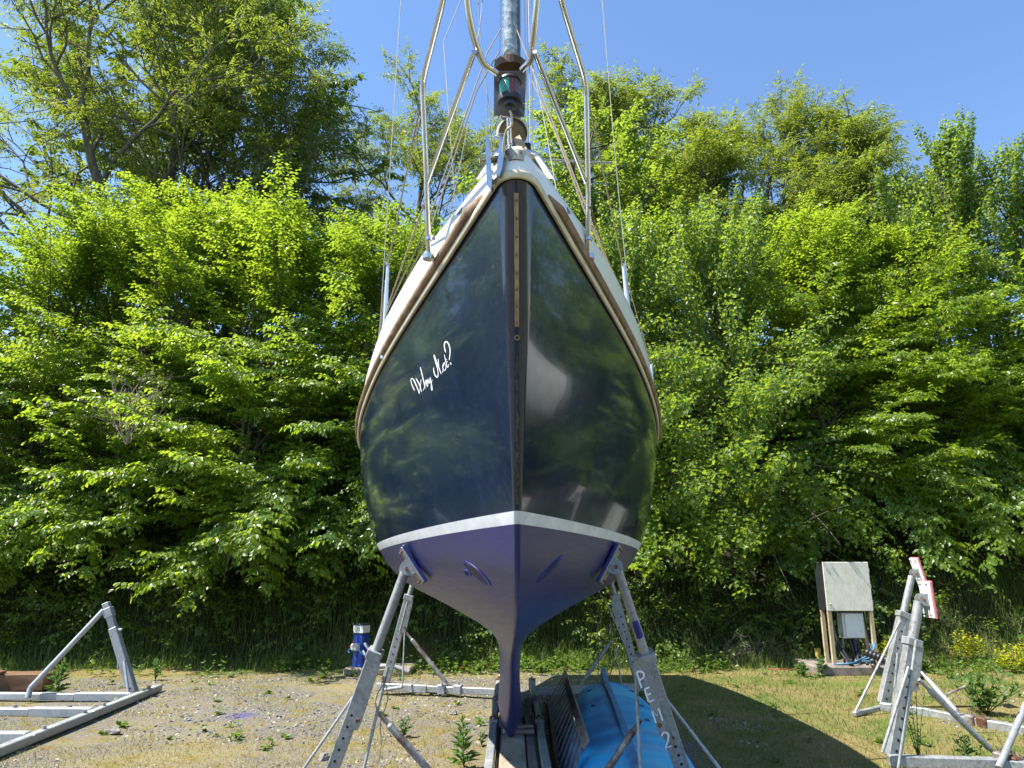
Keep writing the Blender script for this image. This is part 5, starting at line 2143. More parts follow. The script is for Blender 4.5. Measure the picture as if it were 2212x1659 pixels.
maple_fine = maple_leaf([(0, .0), (.16, -.10), (.42, -.02), (.36, .18), (.62, .42), (.40, .46), (.36, .62), (.20, .60), (.12, .78), (0, 1.0)])
maple_v, maple_f = maple_leaf([(0, .0), (.38, -.07), (.34, .2), (.63, .43), (.22, .57), (0, 1.0)])
rhomb_v = np.array([(0, 0, 0), (-.34, .48, .06), (0, 1.0, -.12), (.34, .48, .06)])
lance_v = np.array([(0, 0, 0), (-.15, .45, .04), (0, 1.0, -.12), (.15, .45, .04)])
lance_f = np.array([(0, 3, 2, 1)])
LEAF = {'oval': (oval_v, oval_f), 'rhomb': (rhomb_v, np.array([(0, 3, 2, 1)])), 'maple_fine': maple_fine, 'maple': (maple_v, maple_f), 'lance': (lance_v, lance_f)}


def spray_oval(r, length=.62, n=11, leaf=.095):
    """arching twig with alternate leaves and two side twigs"""
    P_, Rr, S = [], [], []

    def twig(origin, yaw, ln, cnt, z0):
        for i in range(cnt):
            t = (i + .6) / cnt
            s = 1 if i % 2 else -1
            p = np.array([math.sin(-yaw) * t * ln, math.cos(yaw) * t * ln, z0 + .10 * t * ln * 1.2 - .42 * (t * ln) ** 2]) + origin
            P_.append(p)
            yw = yaw + s * r.uniform(.65, 1.15) * (1 - .5 * (i == cnt - 1))
            Rr.append((yw, r.uniform(-.85, -.15), s * r.uniform(-.1, .45) + r.normal() * .2))
            S.append(leaf * r.uniform(.72, 1.15) * (.75 + .35 * math.sin(math.pi * min(1, t + .15))))
    twig(np.zeros(3), 0, length, n, 0)
    for tt, sg in ((.22, 1), (.42, -1)):
        o_ = np.array([0, tt * length, .02])
        twig(o_, sg * r.uniform(.6, .9), length * .5, 5, 0)
    a = np.array(Rr)
    return np.array(P_), rot_from(a[:, 0], a[:, 1], a[:, 2], len(a)), np.array(S)


def spray_maple(r, leaf=.15):
    """shoot with opposite pairs of drooping lobed leaves on long stalks"""
    P_, Rr, S = [], [], []
    for i in range(5):
        t = i / 4 * .42
        for s in (0, 1):
            yw = (i % 2) * 1.57 + s * 3.14 + r.normal() * .3
            st = .05 + .07 * (1 - i / 5)
            P_.append((math.sin(-yw) * st, t + math.cos(yw) * st * .3, .02 + math.cos(yw) * st))
            Rr.append((yw, r.uniform(-1.1, -.35), r.normal() * .3))
            S.append(leaf * r.uniform(.65, 1.15) * (1 - .12 * i))
    a = np.array(Rr)
    return np.array(P_), rot_from(a[:, 0], a[:, 1], a[:, 2], len(a)), np.array(S)


def spray_ash(r, leaf=.085):
    """tuft of compound leaves radiating from a twig end"""
    P_, Rr, S = [], [], []
    for k in range(6):
        yw = k * 2.4 + r.normal() * .2
        pt_ = r.uniform(-.35, .75)
        for i in range(7):
            t = (.06 + .045 * (i // 2)) if i < 6 else .24
            p = np.array([math.sin(-yw) * t * math.cos(pt_), math.cos(yw) * t * math.cos(pt_), math.sin(pt_) * t - .6 * t * t * 1.5])
            s = (1 if i % 2 else -1) if i < 6 else 0
            P_.append(p)
            Rr.append((yw + s * .9, pt_ * .5 - .45, r.normal() * .3))
            S.append(leaf * r.uniform(.8, 1.2))
    a = np.array(Rr)
    return np.array(P_), rot_from(a[:, 0], a[:, 1], a[:, 2], len(a)), np.array(S)


def assemble(templates, kinds, pos, R, sc):
    """leaf transforms from spray transforms"""
    Ps, Rs, Ss = [], [], []
    for k, (tp, tr, ts) in enumerate(templates):
        m_ = kinds == k
        if not m_.any():
            continue
        p, r_, s_ = pos[m_], R[m_], sc[m_]
        W = np.einsum('nij,lj->nli', r_, tp) * s_[:, None, None] + p[:, None, :]
        RR = np.einsum('nij,ljk->nlik', r_, tr)
        SS = s_[:, None] * ts[None]
        Ps.append(W.reshape(-1, 3)); Rs.append(RR.reshape(-1, 3, 3)); Ss.append(SS.ravel())
    return np.concatenate(Ps), np.concatenate(Rs), np.concatenate(Ss)


leaf_mesh_cache = {}


def put_crown(root, kind, mat, Pl, Rl, Sl, n_single=0, name='foliage', leafkind='oval', leaf_name='leaf', lod=None):
    tv, tf = LEAF[leafkind]
    if n_single:
        # the leaves that show largest: nearest the camera and unhidden by the boat
        d = Pl[:, 1] * CP + (Pl[:, 2] - 1.6) * SP
        score = Sl / d * (np.abs(Pl[:, 0] / d) < .70) * (Pl[:, 2] < 1.6 + .55 * Pl[:, 1])
        idx = np.argsort(-score)[:n_single]
        key = (leafkind, mat.name)
        if key not in leaf_mesh_cache:
            q = LEAF['maple_fine' if leafkind == 'maple' else leafkind]
            leaf_mesh_cache[key] = np_mesh(leaf_name, q[0], q[1], mat)
        me = leaf_mesh_cache[key]
        org = ORG[root.name]
        for i in idx:
            o_ = bpy.data.objects.new(leaf_name, me)
            o_.parent = root
            m4 = Matrix([[float(Rl[i, a, b] * Sl[i]) for b in range(3)] + [float(Pl[i, a] - org[a])] for a in range(3)] + [[0, 0, 0, 1]])
            o_.matrix_local = m4
            C.objects.link(o_)
        mk = np.ones(len(Sl), bool)
        mk[idx] = False
        Pl, Rl, Sl = Pl[mk], Rl[mk], Sl[mk]
    og = np.array(ORG[root.name])[None]
    far = Pl[:, 1] > ORG[root.name][1] + lod if lod is not None else np.zeros(len(Sl), bool)
    near = ~far
    v_, f_ = stamp(tv, tf, Pl[near] - og, Rl[near], Sl[near])
    if far.any():
        q = np.array([(0, 3, 2, 1)]) if tf.shape[1] == 4 else np.array([(0, 3, 2), (0, 2, 1)])
        v2, f2 = stamp(rhomb_v * (np.array([1.25, 1, 1]) if tf.shape[1] == 3 else 1), q, Pl[far] - og, Rl[far], Sl[far])
        f_ = np.concatenate([f_, f2 + len(v_)])
        v_ = np.concatenate([v_, v2])
    o_ = link_mesh(name, np_mesh(name, v_, f_, mat), root)
    o_['kind'] = 'stuff'
    return o_


bark = mat_wood('bark', (0.09, 0.075, 0.055), (0.17, 0.145, 0.11), 14, (1, 1, .25), .9)
bark_ash = mat_wood('ash_bark', (0.11, 0.10, 0.08), (0.22, 0.2, 0.16), 10, (1, 1, .3), .9)
L_haz = mat_leaf('hazel_leaves', (0.075, 0.14, 0.012), (0.10, 0.175, 0.014), (0.14, 0.215, 0.02), (0.40, 0.54, 0.03), .54, .36, .5)
L_elm = mat_leaf('elm_leaves', (0.055, 0.115, 0.014), (0.075, 0.15, 0.016), (0.105, 0.185, 0.022), (0.36, 0.50, 0.03), .52, .34, .5)
L_syc = mat_leaf('sycamore_leaves', (0.06, 0.125, 0.022), (0.08, 0.155, 0.025), (0.13, 0.20, 0.03), (0.36, 0.49, 0.04), .5, .42, .45)
L_ash = mat_leaf('ash_leaves', (0.12, 0.17, 0.025), (0.16, 0.22, 0.032), (0.22, 0.27, 0.055), (0.38, 0.46, 0.04), .42, .42, .4)
L_ash2 = mat_leaf('dark_ash_leaves', (0.06, 0.10, 0.016), (0.085, 0.13, 0.022), (0.12, 0.17, 0.03), (0.22, 0.33, 0.02), .38, .42, .4)


def shrub(name, label, cat, x0, y0, top, rx, depth, kind, mat, seed, n_br=70, leaf=.095, low=.35, n_single=0, group=None, spr_sc=1.0, lk=None, stems=5):
    r = np.random.default_rng(seed)
    z0 = float(terrain_z(x0, y0))
    root = thing(name, label, cat, (x0, y0, z0), group)
    H = top - z0
    slope_ = .34 if y0 < 15.5 else .1
    fn = {'oval': lambda: spray_oval(r, leaf=leaf), 'maple': lambda: spray_maple(r, leaf=leaf), 'ash': lambda: spray_ash(r, leaf=leaf)}[kind]
    T = [fn() for _ in range(7)]
    sp, sR, ss, sk = [], [], [], []
    tb = MB()
    st_dir = []
    for s in range(stems):
        a = r.uniform(0, 6.28)
        lean = r.uniform(.05, .28)
        st_dir.append((math.cos(a) * lean * rx * .9, math.sin(a) * lean * depth, r.uniform(.75, .97)))
        dx, dy, hf = st_dir[-1]
        pts = [Vector((x0 + dx * .15 * s / stems, y0, z0 - .1)), Vector((x0 + dx * .5, y0 + dy * .5, z0 + H * hf * .4)), Vector((x0 + dx + r.normal() * .1, y0 + dy, z0 + H * hf * .75)), Vector((x0 + dx * 1.2, y0 + dy * 1.2, z0 + H * hf * .95))]
        tb.tube(smooth_path(pts, 4), .05 * (1 + .2 * r.normal()), 7, r_end=.012)
    n_low = 15 if y0 < 15.5 else 0
    for b in range(-n_low, n_br):
        f = (b + r.random()) / n_br if b >= 0 else 0.0
        s = int(r.integers(stems))
        dx, dy, hf = st_dir[s]
        hz = z0 + H * (low + (.93 - low) * f) * (.85 + .15 * hf)
        ff = (hz - z0) / H
        start = np.array([x0 + dx * ff, y0 + dy * ff, hz - H * .08 * r.random()])
        if b < 0:
            start = np.array([x0 + r.normal() * .3, y0, z0 + r.uniform(.4, 2.2)])
            ff = .1
        az = r.uniform(-math.pi, math.pi)
        if b < 0:
            az = r.uniform(-1.1, 1.1)
        if math.cos(az) < 0 and r.random() < .65:       # cos>0: towards the yard
            az += math.pi
        out = np.array([math.sin(az), -math.cos(az)])
        prof = 1 - .62 * max(0, (f - .55) / .45) ** 1.3
        ln = np.array([rx, depth]) * prof * r.uniform(.5, 1.2)
        end = start.copy()
        end[:2] += out * ln
        rise = (H * (1.0 - ff) * r.uniform(.25, .95)) if f > .55 else H * r.uniform(-.06, .16)
        rise = min(rise, top - start[2])
        if b < 0:
            rise = -(start[2] - .35 - 1.3 * r.random()) * .7
        end[2] = start[2] + rise
        ctrl = (start + end) / 2
        ctrl[2] += .25 * np.linalg.norm(end - start) * (.55 if f < .6 else .3)
        L = np.linalg.norm(end - start) + .2
        ts = np.linspace(0, 1, 7)[:, None]
        cv = (1 - ts) ** 2 * start + 2 * ts * (1 - ts) * ctrl + ts ** 2 * end
        tb.tube([Vector(p) for p in cv], .018, 5, r_end=.004)
        m_ = max(4, int(L / .135))
        tt = .22 + .80 * (np.arange(m_) + r.random(m_) * .5) / m_
        tt = np.minimum(tt, 1.0)[:, None]
        pp = (1 - tt) ** 2 * start + 2 * tt * (1 - tt) * ctrl + tt ** 2 * end
        tg = 2 * (1 - tt) * (ctrl - start) + 2 * tt * (end - ctrl)
        yaw = np.arctan2(-tg[:, 0], tg[:, 1])
        pit = np.arctan2(tg[:, 2], np.hypot(tg[:, 0], tg[:, 1]))
        side = np.where(np.arange(m_) % 2 == 0, 1, -1) * (1 - (tt[:, 0] > .97))
        yaw = yaw + side * r.uniform(.4, 1.2, m_)
        pit = pit * .55 + r.normal(0, .18, m_) + (.15 if f > .8 else 0)
        if kind == 'maple':
            pit = np.clip(pit + .7, -.2, 1.4)
        sp.append(pp); sR.append(rot_from(yaw, pit, r.normal(0, .2, m_), m_))
        ss.append(spr_sc * r.uniform(.7, 1.1, m_) * (1.05 - .25 * tt[:, 0])); sk.append(r.integers(0, len(T), m_))
    sp = np.concatenate(sp); sR = np.concatenate(sR); ss = np.concatenate(ss); sk = np.concatenate(sk)
    # the face of the hedge slopes back: lower boughs reach out over the yard, tops stand further up the bank
    def sh_(z):
        return np.clip(z - 4.2, -3.2, 9) * slope_
    sp[:, 1] += sh_(sp[:, 2])
    tb.v = [(p[0], p[1] + float(sh_(p[2])) * min(1.0, max(0.0, (p[2] - z0) / 2.0)), p[2]) for p in tb.v]
    # thin out what faces away up the bank and what lies far outside the view
    dd_ = sp[:, 1] * CP + (sp[:, 2] - 1.6) * SP
    keep = ~((sp[:, 1] > y0 + .5 + sh_(sp[:, 2])) & (sp[:, 2] < top - 2.2) & (r.random(len(sp)) < .7)) & (np.abs(sp[:, 0]) < .723 * dd_ * 1.25 + 1.0)
    keep &= ~((sp[:, 1] < 12.5) & (np.abs(sp[:, 0] - 5.15) < 1.15) & (sp[:, 2] < 2.9)) & ~((sp[:, 1] < 12.2) & (np.abs(sp[:, 0] + 2.2) < .8) & (sp[:, 2] < 1.6)) & ~((sp[:, 1] < 11.6) & (sp[:, 2] < 1.9))
    sp, sR, ss, sk = sp[keep], sR[keep], ss[keep], sk[keep]
    Pl, Rl, Sl = assemble(T, sk, sp, sR, ss)
    tb.build('branches', bark, root, smooth=True)['kind'] = 'stuff'
    put_crown(root, kind, mat, Pl, Rl, Sl, n_single, leafkind=lk or {'oval': 'oval', 'maple': 'maple', 'ash': 'lance'}[kind], lod=-1.5 if y0 < 15.5 else .2)
    return root


hedge_grp = None
# front row on the bank foot, left to right
SH = [
 # name, label, cat, x, y, top, rx, depth, kind, mat, seed, n_br, leaf, low
 ('elm_shrub', 'dense green elm shrub at the far left edge behind the brown sleeper', 'shrub', -10.2, 14.6, 10.2, 2.3, 2.5, 'oval', L_elm, 1, 111, 0.114, .03, 40),
 ('elm_shrub', 'spreading elm shrub directly behind the raised post of the empty left cradle', 'shrub', -7.7, 14.3, 10.6, 2.3, 2.5, 'oval', L_haz, 2, 114, 0.126, .03, 60),
 ('elm_shrub', 'leafy hedge shrub between the empty left cradle and the blue pedestal, layered drooping boughs', 'shrub', -5.2, 14.2, 9.9, 2.3, 2.6, 'oval', L_haz, 3, 114, 0.138, .03, 100),
 ('elm_shrub', 'leafy hedge shrub right behind the blue power pedestal', 'shrub', -2.9, 14.4, 10.0, 2.1, 2.5, 'oval', L_elm, 4, 111, 0.120, .03, 80),
 ('sycamore_shrub', 'lobed leaf sycamore rising directly behind the yacht, mostly hidden by its hull', 'shrub', -.3, 14.9, 10.0, 2.0, 2.2, 'maple', L_syc, 5, 90, 0.155, .03, 30),
 ('sycamore_shrub', 'sycamore shrub with big lobed leaves close beside the right hand side of the hull', 'shrub', 2.4, 14.1, 9.6, 1.9, 2.3, 'maple', L_syc, 6, 111, 0.155, .03, 140),
 ('sycamore_shrub', 'tall sycamore shrub with big lobed leaves left of the cabinet', 'shrub', 4.6, 14.2, 9.8, 1.9, 2.4, 'maple', L_syc, 7, 120, 0.155, .03, 140),
 ('hazel_shrub', 'rounded hazel shrub behind the electric cabinet', 'shrub', 6.9, 14.9, 9.8, 2.2, 2.5, 'oval', L_haz, 8, 111, 0.126, .03, 60),
 ('hazel_shrub', 'wide hazel shrub at the right edge above the yellow flowers, pale arching boughs', 'shrub', 9.6, 15.4, 10.0, 2.3, 2.6, 'oval', L_haz, 9, 114, 0.126, .03, 60),
]
for a in SH:
    if a[1].startswith('wide hazel'):
        a = a[:13] + (.2,) + a[14:]
    shrub(a[0], a[1], a[2], a[3], a[4], a[5], a[6], a[7], a[8], a[9], a[10], n_br=a[11], leaf=a[12], low=a[13], n_single=a[14])
# second row, higher on the bank
SH2 = [
 ('elm_shrub', 'bright leafed shrub higher up the bank at the left edge under the bare ash', 'shrub', -10.5, 17.0, 11.3, 2.2, 1.8, 'oval', L_haz, 21, 76, 0.123, .06),
 ('elm_shrub', 'bright leafed shrub higher up the bank below the ash trunks', 'shrub', -7.4, 17.2, 11.4, 2.4, 1.8, 'oval', L_haz, 22, 76, 0.123, .06),
 ('elm_shrub', 'bright leafed shrub higher up the bank in front of the big dark tree', 'shrub', -4.6, 16.9, 10.2, 2.2, 1.8, 'oval', L_elm, 23, 76, 0.123, .06),
 ('maple_shrub', 'small maple on the bank just left of the pulpit rail', 'shrub', -2.2, 16.8, 10.9, 1.7, 1.6, 'maple', L_syc, 24, 70, 0.155, .06),
 ('maple_shrub', 'yellow tipped maple on the bank behind the bow fitting', 'shrub', .4, 17.0, 11.6, 1.7, 1.6, 'maple', L_syc, 25, 70, 0.155, .06),
 ('hazel_shrub', 'leafy hazel on the bank just right of the pulpit rail', 'shrub', 3.0, 17.0, 10.7, 2.0, 1.8, 'oval', L_haz, 26, 76, 0.123, .06),
 ('maple_shrub', 'maple sapling on the bank with upright reddish tips, right of the rigging', 'shrub', 5.3, 16.6, 10.8, 1.6, 1.6, 'maple', L_syc, 27, 70, 0.155, .06),
 ('hazel_shrub', 'leafy hazel on the bank below the wispy right hand ash', 'shrub', 7.7, 16.8, 10.6, 2.0, 1.8, 'oval', L_haz, 28, 76, 0.123, .06),
 ('sycamore_shrub', 'young sycamore with a tall narrow leading shoot against the sky, near the right edge', 'shrub', 11.35, 15.9, 13.4, .85, 1.0, 'maple', L_syc, 29, 90, 0.155, .06),
 ('sycamore_shrub', 'young sycamore just left of the tall narrow leading shoot, lower and rounder', 'shrub', 9.7, 16.0, 11.6, 1.4, 1.4, 'maple', L_syc, 31, 52, .16, .06),
 ('sycamore_shrub', 'young sycamore at the extreme right edge against the sky', 'shrub', 12.8, 15.8, 12.4, 1.3, 1.4, 'maple', L_syc, 30, 80, 0.155, .06),
]
for a in SH2:
    shrub(a[0], a[1], a[2], a[3], a[4], a[5], a[6], a[7], a[8], a[9], a[10], n_br=a[11], leaf=a[12], low=a[13], lk='rhomb' if a[8] == 'oval' else None)

# undergrowth at the bottom of the bank: small leaves, brambles, ivy
N = 2900
r = np.random.default_rng(77)
x = r.uniform(-11.5, 12, N)
y = 12.35 + 5.0 * r.random(N) ** 1.3
keep = (x < 7.2) | (r.random(N) < .35)
x, y = x[keep], y[keep]
z = terrain_z(x, y) + .08 + 1.1 * r.random(len(x)) ** 1.6 * (.4 + vnoise(x, y, .7, 31))
T = [spray_oval(r, length=.4, n=8, leaf=.07) for _ in range(6)]
n = len(x)
Pl, Rl, Sl = assemble(T, r.integers(0, 6, n), np.stack([x, y, z], 1), rot_from(r.normal(math.pi, 1.2, n), r.normal(.1, .5, n), r.normal(0, .4, n), n), r.uniform(.7, 1.5, n))
v_, f_ = stamp(rhomb_v, np.array([(0, 3, 2, 1)]), Pl, Rl, Sl)
tag(link_mesh('undergrowth', np_mesh('undergrowth', v_, f_, mat_leaf('undergrowth_leaves', (0.07, 0.13, 0.02), (0.10, 0.17, 0.028), (0.16, 0.22, 0.05), (0.3, 0.44, 0.03), .45))), 'tangled small leaved undergrowth and brambles along the shaded foot of the bank', 'undergrowth', kind='stuff')


# trees: recursive limbs with leaf tufts on the last twigs
def tree(name, label, x0, y0, z0, height, width, mat, seed, kind='ash', levels=4, first=.25, trunk_r=.16, leaf=.085, lean=(0, 0), dens=1.0, spread=.9, bare=0.0, tuft_sc=1.0, depth=None, bk=None, kids=(6, 5, 4, 4), zmin=0.0):
    r = np.random.default_rng(seed)
    z0 = float(terrain_z(x0, y0)) - .1
    root = thing(name, label, 'tree', (x0, y0, z0))
    segs, tips = [], []

    def grow(p, d, L, rad, lev):
        n = 5 if lev < 2 else 3
        pts = [p]
        dd = d / np.linalg.norm(d)
        for i in range(n):
            dd = dd + r.normal(0, .10 + .06 * lev, 3) + np.array([0, 0, .05 if lev < levels - 1 else .02])
            dd = dd / np.linalg.norm(dd)
            pts.append(pts[-1] + dd * L / n)
        segs.append((pts, rad, lev))
        if lev >= levels - 1:
            tips.append((pts[-1], dd, lev))
            tips.append((pts[-2], dd, lev))
            if r.random() < .6:
                tips.append((pts[1], dd, lev))
            return
        k = kids[lev]
        for i in range(k):
            t = (first if lev == 0 else .3) + (1 - (first if lev == 0 else .3)) * (i + r.random() * .8) / k
            t = min(t, .98)
            q = t * n
            i0 = min(int(q), n - 1)
            a = pts[i0] + (pts[i0 + 1] - pts[i0]) * (q - i0)
            th = i * 2.4 + r.normal() * .4
            base = pts[i0 + 1] - pts[i0]
            base = base / np.linalg.norm(base)
            o1 = np.cross(base, [0.31, .22, .93]); o1 /= np.linalg.norm(o1)
            o2 = np.cross(base, o1)
            ang = spread * r.uniform(.6, 1.15)
            nd = base * math.cos(ang) + (o1 * math.cos(th) + o2 * math.sin(th)) * math.sin(ang)
            ratio = (.62 if lev else .60) * (1.15 - .5 * t) if lev == 0 else .55 * r.uniform(.8, 1.2)
            grow(a, nd, L * ratio, rad * (.55 if lev else .5), lev + 1)
        grow(pts[-1], dd, L * .45, rad * .5, lev + 1)
    grow(np.zeros(3), np.array([lean[0], lean[1], 1.0]), 1.0, 1.0, 0)
    allp = np.array([p for s in segs for p in s[0]])
    lo, hi = np.percentile(allp, 1, axis=0), np.percentile(allp, 99, axis=0)
    dep = depth or width
    S = np.array([width / (hi[0] - lo[0]), dep / (hi[1] - lo[1]), height / hi[2]])
    base = np.array([x0, y0, z0])
    tb = MB()
    rad0 = trunk_r
    for pts, rad, lev in segs:
        rr = max(.008, rad0 * rad)
        P3 = [Vector(base + p * S) for p in pts]
        if lev == 0:
            tb_t = MB()
            tb_t.tube(smooth_path(P3, 3), rr, 9, r_end=rr * .55)
            tb_t.build('trunk', bk or bark_ash, root, smooth=True)
        else:
            tb.tube(P3, rr * .8, 5 if lev < 3 else 3, r_end=max(.005, rr * .4), cap=False)
    br = tb.build('branches', bk or bark_ash, root, smooth=True)
    br['kind'] = 'stuff'
    fn = {'ash': lambda: spray_ash(r, leaf=leaf), 'oval': lambda: spray_oval(r, length=.5, n=9, leaf=leaf), 'maple': lambda: spray_maple(r, leaf=leaf)}[kind]
    T = [fn() for _ in range(6)]
    tp = [t for t in tips if r.random() < dens and r.random() > bare * max(0, 1 - (t[0][2] / hi[2]))]
    pos = np.array([base + t[0] * S for t in tp]); dr = np.array([t[1] for t in tp])
    rep = 1 if dens <= 1 else int(round(dens))
    pos = np.repeat(pos, rep, 0) + (r.normal(0, .16, (len(pos) * rep, 3)) if rep > 1 else 0)
    dr = np.repeat(dr, rep, 0)
    n = len(pos)
    yaw = np.arctan2(-dr[:, 0], dr[:, 1]) + r.normal(0, .6, n)
    pit = np.arcsin(np.clip(dr[:, 2], -1, 1)) * .6 + r.normal(0, .25, n)
    Pl, Rl, Sl = assemble(T, r.integers(0, 6, n), pos, rot_from(yaw, pit, r.normal(0, .3, n), n), tuft_sc * r.uniform(.8, 1.25, n))
    put_crown(root, kind, mat, Pl, Rl, Sl, leafkind={'oval': 'rhomb', 'maple': 'maple', 'ash': 'lance'}[kind])
    return root


def tpos(u, v, Y):
    return P(u, v, Y)


# big left trees
tree('ash_tree', 'sparse ash at the top left, bare dark limbs fanning leftwards over the hedge', -10.6, 19.5, 7.0, 15.5, 12.5, L_ash, 41, trunk_r=.19, lean=(-.12, 0), dens=.85, spread=.82, bare=.15, first=.12, kids=(7, 5, 5, 4), tuft_sc=1.75, depth=6)
tree('ash_tree', 'lighter ash between the bare ash and the big dark tree, top left', -11.5, 21.5, 7.5, 17.0, 8.5, L_ash, 42, trunk_r=.17, dens=1.0, spread=.75, first=.15, kids=(7, 5, 5, 4), tuft_sc=1.8, depth=6)
tree('sycamore_tree', 'big dark dense tree at the upper left reaching out of the picture', -12.6, 24.0, 8.0, 19.0, 11.5, L_ash2, 43, kind='oval', trunk_r=.26, leaf=.17, dens=1.0, spread=.85, first=.1, kids=(8, 6, 5, 4), tuft_sc=1.6, depth=7, bk=bark)
tree('ash_tree', 'ash with olive foliage in front of the big dark tree, right half of it', -9.0, 20.5, 7.0, 13.5, 7.5, L_ash2, 44, trunk_r=.17, dens=1.0, spread=.85, first=.05, kids=(8, 6, 5, 4), tuft_sc=1.6, depth=5)
tree('ash_tree', 'small open ash standing alone against the sky left of the yacht bow', -4.6, 29.0, 6.5, 13.2, 8.0, L_ash, 45, trunk_r=.15, dens=1.0, spread=.72, first=.3, kids=(6, 5, 4, 4), tuft_sc=2.0, depth=5, bare=.25)
# right mass
tree('ash_tree', 'leafy ash filling the gap between the bushy tree and the broad ash', 6.5, 23.0, 7.0, 8.2, 7.5, L_ash, 61, trunk_r=.15, spread=.85, first=.08, kids=(7, 5, 5, 4), tuft_sc=1.8, depth=5)
tree('ash_tree', 'yellow green ash with feathery rounded top right of the broad ash', 12.3, 22.8, 7.0, 7.5, 7.5, L_ash, 62, trunk_r=.15, spread=.85, first=.08, kids=(7, 5, 5, 4), tuft_sc=1.8, depth=5)
tree('oak_tree', 'round bushy tree directly right of the mast on the bank', 2.6, 21.0, 6.5, 9.6, 6.8, L_syc, 46, kind='oval', leaf=.12, trunk_r=.16, spread=.85, first=.1, kids=(7, 6, 5, 4), tuft_sc=1.35, depth=5, bk=bark)
tree('ash_tree', 'tall pale ash behind the others, highest crown right of the mast', 5.6, 26.5, 8.0, 12.8, 7.0, L_ash, 47, trunk_r=.16, spread=.75, first=.2, kids=(7, 5, 5, 4), tuft_sc=2.2, depth=5)
tree('ash_tree', 'broad yellow green ash right of the rigging with a rounded crown', 7.6, 21.5, 6.5, 10.6, 8.0, L_ash, 48, trunk_r=.17, spread=.85, first=.08, kids=(8, 6, 5, 4), tuft_sc=1.5, depth=5)
tree('ash_tree', 'wispy ash leaning right with sky showing through its lower limbs', 11.4, 21.5, 6.5, 9.4, 6.4, L_ash, 49, trunk_r=.14, lean=(.25, 0), dens=.85, spread=.7, first=.2, kids=(7, 5, 5, 4), tuft_sc=1.6, depth=5, bare=.15)
tree('ash_tree', 'low pale ash low behind the sycamore shoot at the right', 15.0, 22.5, 6.5, 7.0, 6.0, L_ash2, 50, trunk_r=.13, spread=.8, first=.1, kids=(7, 5, 5, 4), tuft_sc=1.2, depth=5)

# the hedge and the yard go on to either side of the picture: plainer growth, and a pale hull ashore to the right
for i, (x_, y_, tp_) in enumerate(((-14.5, 14.6, 9.5), (-19.0, 15.0, 10.0), (-24.5, 15.5, 10.5), (14.5, 14.6, 9.8), (19.0, 15.0, 10.0), (24.5, 15.5, 10.5))):
    r = np.random.default_rng(200 + i)
    z0 = float(terrain_z(x_, y_))
    side_ = 'left' if x_ < 0 else 'right'
    root = thing('hedge_shrub', ('nearest', 'middle', 'farthest')[i % 3] + ' of the hedge shrubs beyond the ' + side_ + ' edge of the view', 'shrub', (x_, y_, z0))
    mb = MB()
    mb.tube([(x_, y_, z0 - .1), (x_ + .1, y_, z0 + 3), (x_, y_ - .3, tp_ - 1)], .08, 6, r_end=.02)
    mb.build('trunk', bark, root)
    n = 900
    th = r.uniform(0, 6.28, n); hz = r.random(n)
    rr = (.75 + .3 * r.random(n)) * np.sqrt(np.clip(1 - (hz * 1.02 - .35) ** 2 / .5, .05, 1))
    pos = np.stack([x_ + 2.9 * rr * np.cos(th), y_ + 2.2 * rr * np.sin(th), np.maximum(z0, 0) - 1 + (tp_ - z0 + 1) * hz], 1)
    T = [spray_oval(r, length=.9, n=10, leaf=.20) for _ in range(3)]
    Pl, Rl, Sl = assemble(T, r.integers(0, 3, n), pos, rot_from(th - 1.57, r.normal(.1, .3, n), r.normal(0, .3, n), n), r.uniform(.8, 1.2, n))
    put_crown(root, 'oval', L_haz, Pl, Rl, Sl, leafkind='rhomb')
nb = thing('neighbour_boat', 'white hulled motor sailer ashore to the right, outside the picture', 'boat', (11.7, 7.5, 0))
mb = MB()
vs, fs = [], []
for i in range(15):
    t = i / 14
    w = 1.35 * math.sin(math.pi * min(1, .04 + t * .62)) ** .7
    for (k, z) in ((.06, .75), (.55, .95), (.85, 1.4), (1.0, 2.1), (1.03, 2.75)):
        for s in (1,):
            vs.append((11.7 + s * w * k, 2.5 + 10 * t, z + 1.25 + (.25 * (1 - t) ** 2 if z > 2 else 0)))
    for (k, z) in ((1.03, 2.75), (1.0, 2.1), (.85, 1.4), (.55, .95), (.06, .75)):
        vs.append((11.7 - w * k, 2.5 + 10 * t, z + 1.25 + (.25 * (1 - t) ** 2 if z > 2 else 0)))
for i in range(14):
    for j in range(10):
        fs.append((i * 10 + j, i * 10 + (j + 1) % 10, (i + 1) * 10 + (j + 1) % 10, (i + 1) * 10 + j))
fs += [tuple(range(10))[::-1], tuple(140 + j for j in range(10))]
mb.add(vs, fs)
mb.build('hull', M['white_gel'], nb, smooth=40)
mb = MB()
mb.box((11.7, 8.4, 4.35), (1.7, 3.4, .7), bev=.12)
mb.build('wheelhouse', M['white_gel'], nb)
mb = MB()
mb.prism([(11.66, 5.2, 2.03), (11.66, 10.8, 2.03), (11.66, 10.6, .12), (11.66, 6.2, .12)], (.08, 0, 0))
mb.build('keel', M['antifoul'], nb)
for yy in (6.0, 10.2):
    for s in (-1, 1):
        mb = MB()
        mb.tube([(11.7 + s * 1.7, yy, 0), (11.7 + s * 1.05, yy, 2.5)], .035, 8)
        mb.build('prop', M['galv'], nb)


